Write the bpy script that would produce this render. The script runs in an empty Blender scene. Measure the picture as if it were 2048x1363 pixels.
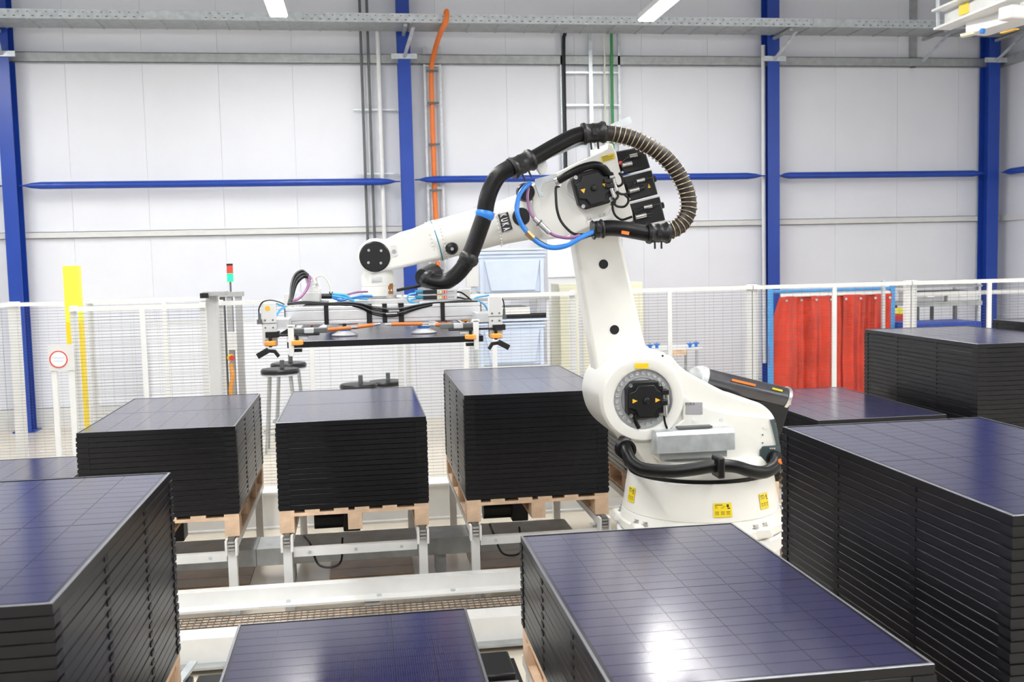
import bpy, bmesh, math, random
from mathutils import Vector, Matrix
random.seed(7)
SC = bpy.context.scene
COL = SC.collection
PI = math.pi
# ------------------------------------------------------------------ camera
FPX, EYE = 2032.4, 2.45
_t, _r, _y = (math.radians(a) for a in (4.577, -1.303, 8.367))
_rt = Vector((math.cos(_y), -math.sin(_y), 0)); _fw = Vector((math.sin(_y), math.cos(_y), 0)); _up = Vector((0, 0, 1))
FWD = _fw * math.cos(_t) - _up * math.sin(_t); _u2 = _up * math.cos(_t) + _fw * math.sin(_t)
RGT = _rt * math.cos(_r) + _u2 * math.sin(_r); UPV = _u2 * math.cos(_r) - _rt * math.sin(_r)
cam_data = bpy.data.cameras.new('camera'); cam = bpy.data.objects.new('camera', cam_data); COL.objects.link(cam)
m = Matrix.Identity(4)
for i in range(3):
    m[i][0], m[i][1], m[i][2] = RGT[i], UPV[i], -FWD[i]
m[2][3] = EYE
cam.matrix_world = m
cam_data.sensor_width = 36.0; cam_data.lens = FPX * 36.0 / 2048.0
cam_data.clip_start = 0.05; cam_data.clip_end = 200
cam_data.dof.use_dof = True; cam_data.dof.focus_distance = 6.3; cam_data.dof.aperture_fstop = 4.0
SC.camera = cam
# ------------------------------------------------------------------ world, exposure
W = bpy.data.worlds.new('hall_fill'); SC.world = W; W.use_nodes = True  # even fill light, added through the hall's open left and rear sides
bg = W.node_tree.nodes['Background']; bg.inputs[0].default_value = (0.93, 0.96, 1.0, 1); bg.inputs[1].default_value = 0.3
SC.view_settings.view_transform = 'Standard'; SC.view_settings.look = 'None'
SC.view_settings.gamma = 1.0; SC.view_settings.use_curve_mapping = False
SC.view_settings.exposure = 1.2
LAMP = 25.0      # radiance of the luminaire diffusers

def at(px, py, Y):
    d = FWD + RGT * ((px - 1024) / FPX) - UPV * ((py - 681.5) / FPX)
    k = Y / d.y
    return Vector((d.x * k, Y, EYE + d.z * k))
def xz(pts, Y):
    return [(at(a, b, Y).x, at(a, b, Y).z) for a, b in pts]
PXM = lambda Y: Y / FPX * 1.0     # metres per pixel at depth Y, roughly

# ------------------------------------------------------------------ materials
MATS = {}
def mat(name, col, rough=0.5, metal=0.0, var=0.06, scale=6.0, bump=0.0, bscale=60.0, spec=0.5, emit=None, estr=0.0, coat=0.0, trans=0.0, rvar=0.0):
    if name in MATS: return MATS[name]
    M = bpy.data.materials.new(name); M.use_nodes = True; nt = M.node_tree; N = nt.nodes; L = nt.links
    b = N['Principled BSDF']
    b.inputs['Roughness'].default_value = rough; b.inputs['Metallic'].default_value = metal
    b.inputs['Specular IOR Level'].default_value = spec
    if coat: b.inputs['Coat Weight'].default_value = coat; b.inputs['Coat Roughness'].default_value = 0.08
    if trans: b.inputs['Transmission Weight'].default_value = trans
    tc = N.new('ShaderNodeTexCoord')
    no = N.new('ShaderNodeTexNoise'); no.inputs['Scale'].default_value = scale; no.inputs['Detail'].default_value = 4
    L.new(tc.outputs['Object'], no.inputs['Vector'])
    rp = N.new('ShaderNodeValToRGB'); rp.color_ramp.elements[0].position = 0.3; rp.color_ramp.elements[1].position = 0.7
    lo = [max(0, c * (1 - var)) for c in col]; hi = [min(1, c * (1 + var)) for c in col]
    rp.color_ramp.elements[0].color = (*lo, 1); rp.color_ramp.elements[1].color = (*hi, 1)
    L.new(no.outputs['Fac'], rp.inputs['Fac']); L.new(rp.outputs['Color'], b.inputs['Base Color'])
    if rvar:
        mr = N.new('ShaderNodeMapRange'); mr.inputs['To Min'].default_value = max(0, rough - rvar); mr.inputs['To Max'].default_value = rough + rvar
        L.new(no.outputs['Fac'], mr.inputs['Value']); L.new(mr.outputs['Result'], b.inputs['Roughness'])
    if bump:
        n2 = N.new('ShaderNodeTexNoise'); n2.inputs['Scale'].default_value = bscale; n2.inputs['Detail'].default_value = 3
        L.new(tc.outputs['Object'], n2.inputs['Vector'])
        bu = N.new('ShaderNodeBump'); bu.inputs['Strength'].default_value = bump; bu.inputs['Distance'].default_value = 0.002
        L.new(n2.outputs['Fac'], bu.inputs['Height']); L.new(bu.outputs['Normal'], b.inputs['Normal'])
    if emit:
        b.inputs['Emission Color'].default_value = (*emit, 1); b.inputs['Emission Strength'].default_value = estr
    MATS[name] = M
    return M
white_wall = mat('white_wall_sheet', (0.80, 0.815, 0.86), 0.45, var=0.015, scale=1.5)
floor_m = mat('beige_floor_coating', (0.66, 0.60, 0.50), 0.25, var=0.06, scale=1.2, bump=0.05, bscale=30, rvar=0.06)
ceil_m = mat('pale_ceiling_deck', (0.62, 0.63, 0.65), 0.6, var=0.04)
blue_steel = mat('blue_painted_steel', (0.011, 0.055, 0.36), 0.35, var=0.08, scale=3)
galv = mat('galvanised_steel', (0.60, 0.64, 0.66), 0.38, 0.55, var=0.14, scale=14, rvar=0.08)
galv_dull = mat('dull_galvanised_steel', (0.42, 0.44, 0.44), 0.5, 0.45, var=0.12, scale=9)
robot_w = mat('robot_white_paint', (0.84, 0.83, 0.78), 0.30, var=0.02, scale=5, bump=0.04, bscale=120, coat=0.2)
white_p = mat('white_painted_steel', (0.80, 0.80, 0.78), 0.35, var=0.03, scale=8)
white_b = mat('off_white_painted_steel', (0.72, 0.72, 0.70), 0.4, var=0.03, scale=8)
mesh_m = mat('fence_wire', (0.11, 0.11, 0.115), 0.4, var=0.03)
alu = mat('aluminium_profile', (0.74, 0.74, 0.75), 0.35, 0.55, var=0.04, scale=20)
alu_d = mat('machined_aluminium', (0.62, 0.63, 0.64), 0.35, 0.35, var=0.06, scale=20)
black_pl = mat('black_plastic', (0.006, 0.006, 0.007), 0.36, var=0.15, scale=10, bump=0.05, bscale=200)
black_rub = mat('black_rubber_hose', (0.004, 0.004, 0.0045), 0.34, var=0.15, scale=10, spec=0.3)
black_fr = mat('black_anodised_frame', (0.005, 0.005, 0.007), 0.30, var=0.1, scale=20, spec=0.35)
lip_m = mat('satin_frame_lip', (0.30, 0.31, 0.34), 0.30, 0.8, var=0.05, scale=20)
black_co = mat('black_stacking_corner', (0.006, 0.006, 0.008), 0.42, var=0.1, scale=20, spec=0.35)
motor_bk = mat('black_motor_casting', (0.005, 0.005, 0.0055), 0.42, var=0.2, scale=15, bump=0.1, bscale=250)
dark_gap = mat('dark_recess', (0.02, 0.02, 0.02), 0.8, var=0.2)
steel = mat('bright_steel', (0.62, 0.61, 0.60), 0.25, 0.9, var=0.08, scale=20)
balancer_m = mat('dark_polished_steel', (0.11, 0.11, 0.12), 0.25, 0.85, var=0.12, scale=12, rvar=0.08)
wood = mat('pine_pallet_wood', (0.74, 0.53, 0.36), 0.65, var=0.18, scale=9, bump=0.15, bscale=40)
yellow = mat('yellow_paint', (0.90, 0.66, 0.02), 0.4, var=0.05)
yellow_l = mat('lemon_yellow', (0.82, 0.80, 0.07), 0.4, var=0.04)
sticker = mat('yellow_sticker', (0.86, 0.66, 0.02), 0.4, var=0.03)
orange = mat('orange_plastic', (0.85, 0.36, 0.06), 0.4, var=0.06)
orange_c = mat('orange_cable_jacket', (0.85, 0.20, 0.03), 0.45, var=0.06)
orange_r = mat('orange_air_cylinder', (0.72, 0.20, 0.04), 0.4, var=0.06)
amber = mat('amber_warning_print', (0.90, 0.50, 0.03), 0.4, var=0.03)
blue_h = mat('bright_blue_hose', (0.03, 0.22, 0.72), 0.32, var=0.05)
blue_l = mat('light_blue_tube', (0.08, 0.40, 0.72), 0.35, var=0.05)
teal = mat('teal_connector', (0.02, 0.22, 0.34), 0.4, var=0.1)
blue_f = mat('blue_curtain_frame', (0.08, 0.32, 0.68), 0.4, var=0.06)
purple = mat('purple_cable_jacket', (0.30, 0.12, 0.28), 0.4, var=0.06)
green_c = mat('green_cable_jacket', (0.05, 0.28, 0.09), 0.5, var=0.06)
red_c = mat('red_pvc_strip', (0.62, 0.048, 0.020), 0.28, var=0.22, scale=3, coat=0.2)
red_p = mat('red_paint', (0.72, 0.05, 0.04), 0.4, var=0.05)
crate_m = mat('pale_blue_plastic', (0.62, 0.70, 0.84), 0.4, var=0.03)
cab_m = mat('pale_yellow_cabinet', (0.76, 0.75, 0.58), 0.45, var=0.03)
grey_pl = mat('grey_plastic', (0.42, 0.42, 0.42), 0.5, var=0.06)
lt_grey = mat('light_grey_plastic', (0.68, 0.68, 0.67), 0.45, var=0.04)
dk_grey = mat('dark_grey_metal', (0.13, 0.14, 0.14), 0.5, 0.3, var=0.12)
green_gr = mat('dark_green_grey_plate', (0.085, 0.12, 0.125), 0.35, 0.4, var=0.15)
brown_g = mat('brown_grating', (0.50, 0.37, 0.26), 0.7, var=0.35, scale=25)
rust_m = mat('rust_stain', (0.36, 0.16, 0.05), 0.8, var=0.3, scale=30)
spring_m = mat('bronze_spring_wire', (0.42, 0.33, 0.22), 0.35, 0.6, var=0.08)
hosebrown = mat('dark_brown_hose', (0.020, 0.015, 0.012), 0.4, var=0.15)
print_d = mat('dark_print', (0.03, 0.03, 0.03), 0.5, var=0.1)
print_g = mat('grey_print', (0.42, 0.42, 0.43), 0.5, var=0.1)
print_b = mat('pale_blue_print', (0.55, 0.66, 0.78), 0.5, var=0.05)
sign_w = mat('white_sign_face', (0.86, 0.86, 0.86), 0.4, var=0.02)
plate_g = mat('grey_name_plate', (0.45, 0.45, 0.48), 0.4, 0.3, var=0.05)
lamp_m = mat('lit_diffuser', (0.9, 0.9, 0.88), 0.5, var=0.01, emit=(0.99, 0.985, 0.97), estr=LAMP)
led_g = mat('lit_green_lamp', (0.02, 0.5, 0.2), 0.4, var=0.01, emit=(0.01, 0.75, 0.22), estr=0.7)
led_r = mat('red_lamp_glass', (0.70, 0.08, 0.05), 0.35, var=0.02)
led_r2 = mat('lit_red_display', (0.7, 0.05, 0.05), 0.4, var=0.01, emit=(1, 0.1, 0.08), estr=1.2)
led_g2 = mat('lit_green_display', (0.2, 0.7, 0.1), 0.4, var=0.01, emit=(0.4, 1, 0.1), estr=1.2)

def panel_glass(name, c1, c2, wires):
    M = bpy.data.materials.new(name); M.use_nodes = True; nt = M.node_tree; N = nt.nodes; L = nt.links
    b = N['Principled BSDF']; b.inputs['Roughness'].default_value = 0.15
    b.inputs['Specular IOR Level'].default_value = 1.0; b.inputs['Specular Tint'].default_value = (1.0, 0.93, 0.86, 1)
    b.inputs['Coat Weight'].default_value = 0.3; b.inputs['Coat Roughness'].default_value = 0.22
    tc = N.new('ShaderNodeTexCoord')
    no = N.new('ShaderNodeTexNoise'); no.inputs['Scale'].default_value = 1.3
    L.new(tc.outputs['Object'], no.inputs['Vector'])
    mx = N.new('ShaderNodeMix'); mx.data_type = 'RGBA'; mx.inputs[6].default_value = (*c1, 1); mx.inputs[7].default_value = (*c2, 1)
    if wires:
        wv = N.new('ShaderNodeTexWave'); wv.wave_type = 'BANDS'; wv.bands_direction = 'X'
        wv.inputs['Scale'].default_value = 2 * PI / 20 / 0.0092 ; wv.inputs['Distortion'].default_value = 0
        L.new(tc.outputs['Object'], wv.inputs['Vector'])
        pw = N.new('ShaderNodeMath'); pw.operation = 'POWER'; pw.inputs[1].default_value = 5
        L.new(wv.outputs['Fac'], pw.inputs[0]); L.new(pw.outputs[0], mx.inputs[0])
    else:
        L.new(no.outputs['Fac'], mx.inputs[0])
    L.new(mx.outputs[2], b.inputs['Base Color'])
    n2 = N.new('ShaderNodeTexNoise'); n2.inputs['Scale'].default_value = 700
    L.new(tc.outputs['Object'], n2.inputs['Vector'])
    bu = N.new('ShaderNodeBump'); bu.inputs['Strength'].default_value = 0.03; bu.inputs['Distance'].default_value = 0.001
    L.new(n2.outputs['Fac'], bu.inputs['Height']); L.new(bu.outputs['Normal'], b.inputs['Normal'])
    return M
cell_m = panel_glass('solar_cell_glass', (0.010, 0.010, 0.050), (0.040, 0.040, 0.105), True)
lam_m = panel_glass('black_backsheet_glass', (0.006, 0.005, 0.012), (0.008, 0.007, 0.016), False)

# ------------------------------------------------------------------ mesh helpers
class MB:
    def __init__(s): s.v = []; s.f = []
    def add(s, vs, fs):
        o = len(s.v); s.v += [Vector(v) for v in vs]; s.f += [[i + o for i in f] for f in fs]; return s
    def box(s, x0, x1, y0, y1, z0, z1):
        return s.add([(x0,y0,z0),(x1,y0,z0),(x1,y1,z0),(x0,y1,z0),(x0,y0,z1),(x1,y0,z1),(x1,y1,z1),(x0,y1,z1)],
                     [(0,3,2,1),(4,5,6,7),(0,1,5,4),(1,2,6,5),(2,3,7,6),(3,0,4,7)])
    def bar(s, p, q, w, h, up=(0,0,1)):
        p, q = Vector(p), Vector(q); d = (q - p).normalized(); u = Vector(up)
        a = d.cross(u)
        if a.length < 1e-4: a = d.cross(Vector((0,1,0)))
        a.normalize(); u = a.cross(d).normalized()
        vs = []
        for e in (p, q):
            for sa, su in ((-1,-1),(1,-1),(1,1),(-1,1)): vs.append(e + a * (sa * w / 2) + u * (su * h / 2))
        return s.add(vs, [(0,1,2,3),(7,6,5,4),(0,4,5,1),(1,5,6,2),(2,6,7,3),(3,7,4,0)])
    def cyl(s, p, q, r0, r1=None, n=20, caps=True):
        p, q = Vector(p), Vector(q); r1 = r0 if r1 is None else r1
        d = (q - p).normalized(); a = d.orthogonal().normalized(); b = d.cross(a)
        vs = []; 
        for e, r in ((p, r0), (q, r1)):
            for i in range(n):
                t = 2 * PI * i / n; vs.append(e + (a * math.cos(t) + b * math.sin(t)) * r)
        fs = [(i, (i+1) % n, n + (i+1) % n, n + i) for i in range(n)]
        if caps: fs += [tuple(range(n-1, -1, -1)), tuple(range(n, 2*n))]
        return s.add(vs, fs)
    def tube(s, pts, r, n=10, caps=True):
        pts = [Vector(p) for p in pts]; m_ = len(pts)
        rr = r if isinstance(r, (list, tuple)) else [r] * m_
        tan = [(pts[min(i+1, m_-1)] - pts[max(i-1, 0)]).normalized() for i in range(m_)]
        a = tan[0].orthogonal().normalized(); vs = []
        for i in range(m_):
            a = (a - tan[i] * a.dot(tan[i])).normalized(); b = tan[i].cross(a)
            for k in range(n):
                t = 2 * PI * k / n; vs.append(pts[i] + (a * math.cos(t) + b * math.sin(t)) * rr[i])
        fs = []
        for i in range(m_ - 1):
            for k in range(n):
                fs.append((i*n+k, i*n+(k+1) % n, (i+1)*n+(k+1) % n, (i+1)*n+k))
        if caps: fs += [tuple(range(n-1, -1, -1)), tuple(range((m_-1)*n, m_*n))]
        return s.add(vs, fs)
    def prism(s, poly, y0, y1):            # polygon in (x, z), extruded along y
        n = len(poly)
        vs = [(x, y0, z) for x, z in poly] + [(x, y1, z) for x, z in poly]
        return s.add(vs, [tuple(range(n)), tuple(range(2*n-1, n-1, -1))] + [(i, n+i, n+(i+1) % n, (i+1) % n) for i in range(n)])
    def prismx(s, poly, x0, x1):           # polygon in (y, z), extruded along x
        n = len(poly)
        vs = [(x0, a, b) for a, b in poly] + [(x1, a, b) for a, b in poly]
        return s.add(vs, [tuple(range(n)), tuple(range(2*n-1, n-1, -1))] + [(i, n+i, n+(i+1) % n, (i+1) % n) for i in range(n)])
    def lathe(s, prof, c, n=48, axis='z', ring=False):
        vs = []
        for r, h in prof:
            for i in range(n):
                t = 2*PI*i/n
                vs.append((c[0]+r*math.cos(t), c[1]+r*math.sin(t), c[2]+h) if axis == 'z' else (c[0]+r*math.cos(t), c[1]+h, c[2]+r*math.sin(t)))
        k = len(prof); fs = []
        for j in range(k-1):
            for i in range(n): fs.append((j*n+i, j*n+(i+1) % n, (j+1)*n+(i+1) % n, (j+1)*n+i))
        if ring: fs += [((k-1)*n+i, (k-1)*n+(i+1) % n, (i+1) % n, i) for i in range(n)]
        else: fs += [tuple(range(n)), tuple(range((k-1)*n, k*n))]
        return s.add(vs, fs)
    def sphere(s, c, r, n=14, k=8):
        prof = [(max(1e-4, r*math.sin(PI*j/k)), -r*math.cos(PI*j/k)) for j in range(k+1)]
        return s.lathe(prof, c, n)
    def mesh(s, name, org=(0,0,0), smooth=35):
        me = bpy.data.meshes.new(name); o = Vector(org)
        me.from_pydata([tuple(v - o) for v in s.v], [], s.f)
        bm = bmesh.new(); bm.from_mesh(me); bmesh.ops.recalc_face_normals(bm, faces=bm.faces); bm.to_mesh(me); bm.free()
        if smooth:
            me.polygons.foreach_set('use_smooth', [True] * len(me.polygons)); me.set_sharp_from_angle(angle=math.radians(smooth))
        return me

def tag(o, label=None, cat=None, group=None, kind=None):
    if label: o['label'] = label
    if cat: o['category'] = cat
    if group: o['group'] = group
    if kind: o['kind'] = kind
    return o
def root_org(o):
    while o.parent: o = o.parent
    return Vector(o.location)
def empty(name, loc, label, cat, group=None):
    o = bpy.data.objects.new(name, None); o.empty_display_size = 0.1; COL.objects.link(o); o.location = loc
    return tag(o, label, cat, group)
def part(name, mb, material, parent, bevel=0.0, seg=2, label=None, kind=None, smooth=35):
    me = mb.mesh(name, root_org(parent), smooth); me.materials.append(material)
    o = bpy.data.objects.new(name, me); COL.objects.link(o); o.parent = parent
    if bevel:
        b = o.modifiers.new('bevel', 'BEVEL'); b.width = bevel; b.segments = seg; b.limit_method = 'ANGLE'; b.angle_limit = math.radians(40); b.harden_normals = False
    return tag(o, label, kind=kind)
def single(name, mb, material, loc, label=None, cat=None, group=None, kind=None, bevel=0.0, seg=2, smooth=35):
    me = mb.mesh(name, loc, smooth); me.materials.append(material)
    o = bpy.data.objects.new(name, me); COL.objects.link(o); o.location = loc
    if bevel:
        b = o.modifiers.new('bevel', 'BEVEL'); b.width = bevel; b.segments = seg; b.limit_method = 'ANGLE'; b.angle_limit = math.radians(40)
    return tag(o, label, cat, group, kind)
def inst(name, me, parent, loc, rot=None):
    o = bpy.data.objects.new(name, me); COL.objects.link(o); o.parent = parent; o.location = loc
    if rot: o.rotation_euler = rot
    return o
def spline(pts, sub=6):
    pts = [Vector(p) for p in pts]; out = []
    P = [pts[0] * 2 - pts[1]] + pts + [pts[-1] * 2 - pts[-2]]
    for i in range(1, len(P) - 2):
        a, b, c, d = P[i-1], P[i], P[i+1], P[i+2]
        for k in range(sub):
            t = k / sub
            out.append(0.5 * ((2*b) + (c-a)*t + (2*a-5*b+4*c-d)*t*t + (3*b-a-3*c+d)*t**3))
    out.append(pts[-1]); return out
def round_poly(pts, sub=3):
    n = len(pts); out = []
    for i in range(n):
        a, b, c, d = (Vector(pts[(i + k) % n] + (0,)) for k in (-1, 0, 1, 2))
        for k in range(sub):
            t = k / sub; v = 0.5 * ((2*b) + (c-a)*t + (2*a-5*b+4*c-d)*t*t + (3*b-a-3*c+d)*t**3); out.append((v.x, v.y))
    return out
def px_path(pts, Y, sub=6):
    out = []
    for p in pts:
        out.append(at(p[0], p[1], p[2] if len(p) > 2 else Y))
    return spline(out, sub)
def cable(name, pts, r, material, parent, Y=6.0, sub=5, n=8, label=None):
    return part(name, MB().tube(px_path(pts, Y, sub), r, n), material, parent, label=label)
def text_mb(s, size, org, right, up, bold=0.0):
    cu = bpy.data.curves.new('tmp', 'FONT'); cu.body = s; cu.size = size; cu.align_x = 'CENTER'; cu.align_y = 'CENTER'; cu.offset = bold
    o = bpy.data.objects.new('tmp', cu); COL.objects.link(o)
    dg = bpy.context.evaluated_depsgraph_get(); ev = o.evaluated_get(dg); me = ev.to_mesh()
    r, u = Vector(right).normalized(), Vector(up).normalized(); O = Vector(org)
    mb = MB().add([O + r * v.co.x + u * v.co.y for v in me.vertices], [tuple(p.vertices) for p in me.polygons])
    ev.to_mesh_clear(); bpy.data.objects.remove(o); bpy.data.curves.remove(cu)
    return mb
ORD = 'top second third fourth fifth sixth seventh eighth ninth tenth eleventh twelfth thirteenth fourteenth fifteenth sixteenth seventeenth eighteenth nineteenth twentieth twenty-first twenty-second twenty-third twenty-fourth twenty-fifth twenty-sixth twenty-seventh twenty-eighth'.split()
# ================================================================== THE SETTING
YW = 16.55      # inner face of the back wall
XR = 11.12      # inner face of the right wall
ZC = 7.6
single('floor', MB().box(-9, XR, -5, YW, -0.1, 0), floor_m, (0, 6, 0), kind='structure')
single('ceiling', MB().box(-9, XR, -5, YW, ZC, ZC + 0.1), ceil_m, (0, 6, ZC), kind='structure')
# back wall: sandwich panels with open joints in front of a backing sheet
wb = single('wall_back', MB().box(-9, XR + 0.1, YW + 0.03, YW + 0.1, 0, ZC), white_wall, (0, YW, 0), kind='structure')
pw = 1.13
k = 0; x = -8.86
while x < XR:
    x1 = min(x + pw - 0.003, XR)
    part('wall_panel', MB().box(x, x1, YW, YW + 0.03, 0.32, ZC), white_wall, wb)
    x += pw
part('plinth', MB().box(-9, XR, YW - 0.03, YW + 0.03, 0, 0.31), white_b, wb)
wr = single('wall_right', MB().box(XR + 0.03, XR + 0.1, -5, YW, 0, ZC), white_b, (XR, 6, 0), kind='structure')
y = YW
while y > 3:
    part('wall_panel', MB().box(XR, XR + 0.03, y - pw + 0.006, y, 0.32, ZC), white_wall, wr); y -= pw
# horizontal steel girts on the walls
def girt(n, z, h, d, x0, x1):
    mb = MB().box(x0, x1, YW - d, YW - d + 0.008, z, z + h).box(x0, x1, YW - d, YW, z, z + 0.008).box(x0, x1, YW - d, YW, z + h - 0.008, z + h)
    single('trim_%d' % n, mb, galv_dull if n == 1 else white_b, (x0, YW, z), kind='structure')
girt(1, 5.57, 0.15, 0.12, -8.9, XR)
girt(2, 2.93, 0.10, 0.06, -8.9, XR)
single('trim_3', MB().box(XR - 0.12, XR, 4, YW - 0.2, 5.57, 5.72), galv_dull, (XR, 8, 5.57), kind='structure')
single('trim_4', MB().box(XR - 0.06, XR, 4, YW - 0.2, 2.93, 3.03), white_b, (XR, 8, 2.93), kind='structure')
single('trim_5', MB().box(9.42, 9.52, YW - 0.09, YW, 5.57, ZC), galv_dull, (9.47, YW, 5.57), kind='structure')

# blue I-section columns
def column(xc, label):
    e = empty('steel_column', (xc, 16.3, 0), label, 'column', 'blue steel columns along the back wall')
    part('front_flange', MB().box(xc - 0.1, xc + 0.1, 16.2, 16.216, 0.02, ZC - 0.02), blue_steel, e)
    part('web', MB().box(xc - 0.006, xc + 0.006, 16.216, 16.47, 0.02, ZC - 0.02), blue_steel, e)
    part('rear_flange', MB().box(xc - 0.1, xc + 0.1, 16.47, 16.486, 0.02, ZC - 0.02), blue_steel, e)
    part('base_plate', MB().box(xc - 0.16, xc + 0.16, 16.17, 16.5, 0, 0.02), blue_steel, e)
    part('clamp_plate', MB().box(xc - 0.2, xc + 0.2, 16.17, 16.195, 5.6, 5.68), galv, e, label='galvanised clamp plate')
CX = [-5.13, 0.785, 6.84, 10.8]
column(CX[0], 'blue steel column at the left edge behind the mesh fence')
column(CX[1], 'blue steel column beside the vertical orange cable')
column(CX[2], 'blue steel column behind the left edge of the red curtain')
column(CX[3], 'blue steel column in the right rear corner of the hall')
def tube_brace(x0, x1, z, label, y=16.3, axis='x'):
    ts = [0, .012, .03, .055, .945, .97, .988, 1]
    hs = [.010, .012, .040, .055, .055, .040, .012, .010]
    ws = [.05, .05, .055, .055, .055, .055, .05, .05]
    mb = MB(); n = 16; vs = []
    for t, h, w in zip(ts, hs, ws):
        for k in range(n):
            a = 2 * PI * k / n; o = (w * math.cos(a), h * math.sin(a))
            vs.append((x0 + (x1 - x0) * t, y + o[0], z + o[1]) if axis == 'x' else (y + o[0], x0 + (x1 - x0) * t, z + o[1]))
    fs = [(i*n+k, i*n+(k+1) % n, (i+1)*n+(k+1) % n, (i+1)*n+k) for i in range(len(ts)-1) for k in range(n)] + [tuple(range(n)), tuple(range((len(ts)-1)*n, len(ts)*n))]
    mb.add(vs, fs)
    single('brace_tube', mb, blue_steel, (x0, y, z) if axis == 'x' else (y, x0, z), label, 'brace tube', 'blue wall brace tubes')
tube_brace(-5.02, 0.67, 3.72, 'long blue tube with flattened ends across the left wall bay')
tube_brace(0.90, 6.73, 3.745, 'blue tube with flattened ends passing behind the robot arm')
tube_brace(6.95, 10.69, 3.745, 'blue tube with flattened ends across the right wall bay')
tube_brace(12.2, 16.2, 3.75, 'blue tube on the right side wall', XR - 0.14, 'y')
tube_brace(-8.9, -5.24, 3.72, 'blue tube stub left of the leftmost column')

# perforated cable tray along the back wall
tr = empty('cable_tray', (0, 15.8, 6.02), 'long galvanised perforated cable tray high across the back wall', 'cable tray')
part('front_side', MB().box(-8.9, 10.55, 15.50, 15.504, 6.0, 6.13), galv, tr)
part('rear_side', MB().box(-8.9, 10.9, 16.1, 16.104, 6.0, 6.13), galv, tr)
part('tray_floor', MB().box(-8.9, 10.9, 15.504, 16.1, 6.0, 6.004), galv_dull, tr)
rb = MB(); xx = -8.6
while xx < 10.4:
    rb.box(xx, xx + 0.03, 15.51, 16.09, 5.988, 6.0); xx += 0.45
part('floor_ribs', rb, galv_dull, tr, kind='stuff')
hl = MB(); xx = -8.85
while xx < 10.5:
    hl.box(xx, xx + 0.035, 15.497, 15.5, 6.03, 6.042); hl.box(xx + 0.06, xx + 0.085, 15.497, 15.5, 6.09, 6.1); xx += 0.125
part('perforations', hl, dk_grey, tr, kind='stuff')
for a, b in ((-2.95, -2.1), (-1.55, -0.75), (7.2, 7.9)):
    part('joint_plate', MB().box(a, b, 15.49, 15.497, 6.005, 6.125), galv, tr)
single('side_cable_tray', MB().box(10.30, 10.34, 8, 15.45, 6.0, 6.13).box(10.34, 10.9, 8, 15.45, 6.0, 6.006), galv_dull, (10.3, 12, 6.0),
       'cable tray turning along the right wall near the corner', 'cable tray')
for xc, lab in ((CX[0], 'tray bracket on the leftmost blue column'), (CX[1], 'tray bracket on the column beside the orange cable'), (CX[2], 'tray bracket on the column behind the red curtain'), (CX[3], 'tray bracket on the corner column'), (9.47, 'tray bracket on the grey wall post')):
    e = empty('tray_bracket', (xc, 16.19, 5.7), 'galvanised ' + lab, 'bracket', 'cable tray brackets')
    part('arm', MB().bar((xc, 16.19, 5.965), (xc, 15.52, 5.965), 0.05, 0.04), galv_dull, e)
    part('strut', MB().bar((xc, 16.185, 5.62), (xc + 0.12, 15.6, 5.95), 0.05, 0.025), galv, e)

# cables and conduits on the back wall
def ladder(name, x0, x1, y, z0, z1, zs, label):
    e = empty(name, ((x0 + x1) / 2, y, z0), label, 'cable ladder')
    for xx in (x0, x1): part('side_rail', MB().box(xx - 0.018, xx + 0.018, y, y + 0.045, z0, z1), galv, e)
    for z in zs: part('rung', MB().box(x0, x1, y + 0.005, y + 0.03, z - 0.015, z + 0.015), galv, e)
    return e
g = at(862, 300, 16.35).x; h = at(882, 300, 16.35).x
ladder('cable_ladder', g - 0.06, h + 0.03, 16.45, 0.9, 5.85, [1.4, 2.0, 2.6, 3.62, 4.3, 4.95, 5.55], 'narrow wall ladder carrying the orange cable')
oc = empty('orange_cable', (g + 0.05, 16.33, 0.9), 'orange cable bundle hanging down the wall from the cable tray', 'cable')
xo = (g + h) / 2 - 0.03
part('cable_bundle', MB().tube(spline([(xo + 0.02, 16.405, 0.9), (xo, 16.405, 3), (xo - 0.01, 16.405, 5.0), (xo, 16.405, 5.5), (xo + 0.05, 16.2, 5.75), (xo + 0.1, 15.75, 5.9), (xo + 0.16, 15.46, 6.0), (xo + 0.18, 15.46, 6.15), (xo + 0.18, 15.6, 6.17)], 8), 0.04, 10), orange_c, oc)
for z in (1.6, 2.3, 3.05, 3.58, 4.3, 4.95, 5.45): part('cable_clip', MB().box(xo - 0.09, xo + 0.1, 16.345, 16.36, z - 0.018, z + 0.018), dk_grey, oc)
x0 = at(1128, 300, 16.35).x; x1 = at(1186, 300, 16.35).x; x2 = at(1243, 300, 16.35).x
lad = ladder('cable_ladder', x0, x2, 16.43, 1.0, 6.2, [1.7, 2.4, 3.05, 3.75, 4.35, 4.93, 5.45], 'wide wall cable ladder seen above the robot elbow')
part('middle_rail', MB().box(x1 - 0.03, x1 + 0.03, 16.42, 16.47, 1.0, 6.2), galv, lad)
def vcable(name, px, r, m_, z0, z1, label, y=16.395, bend=0.0):
    xx = at(px, 300, y).x
    single(name, MB().tube(spline([(xx + bend, y, z1), (xx + bend * 0.3, y, z1 - 0.15), (xx, y, z1 - 0.45), (xx, y, (z0 + z1) / 2), (xx + 0.01, y, z0)], 5), r, 8), m_, (xx, y, z0), label, 'cable')
vcable('black_cable', 1131, 0.03, black_pl, 1.4, 6.2, 'thick black cable curving down the left of the wide cable ladder', bend=0.08)
vcable('green_cable', 1226, 0.025, green_c, 3.2, 6.2, 'green cable on the wide wall cable ladder')
vcable('cream_cable', 1212, 0.012, cab_m, 3.2, 6.2, 'thin cream cable left of the green cable')
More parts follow.
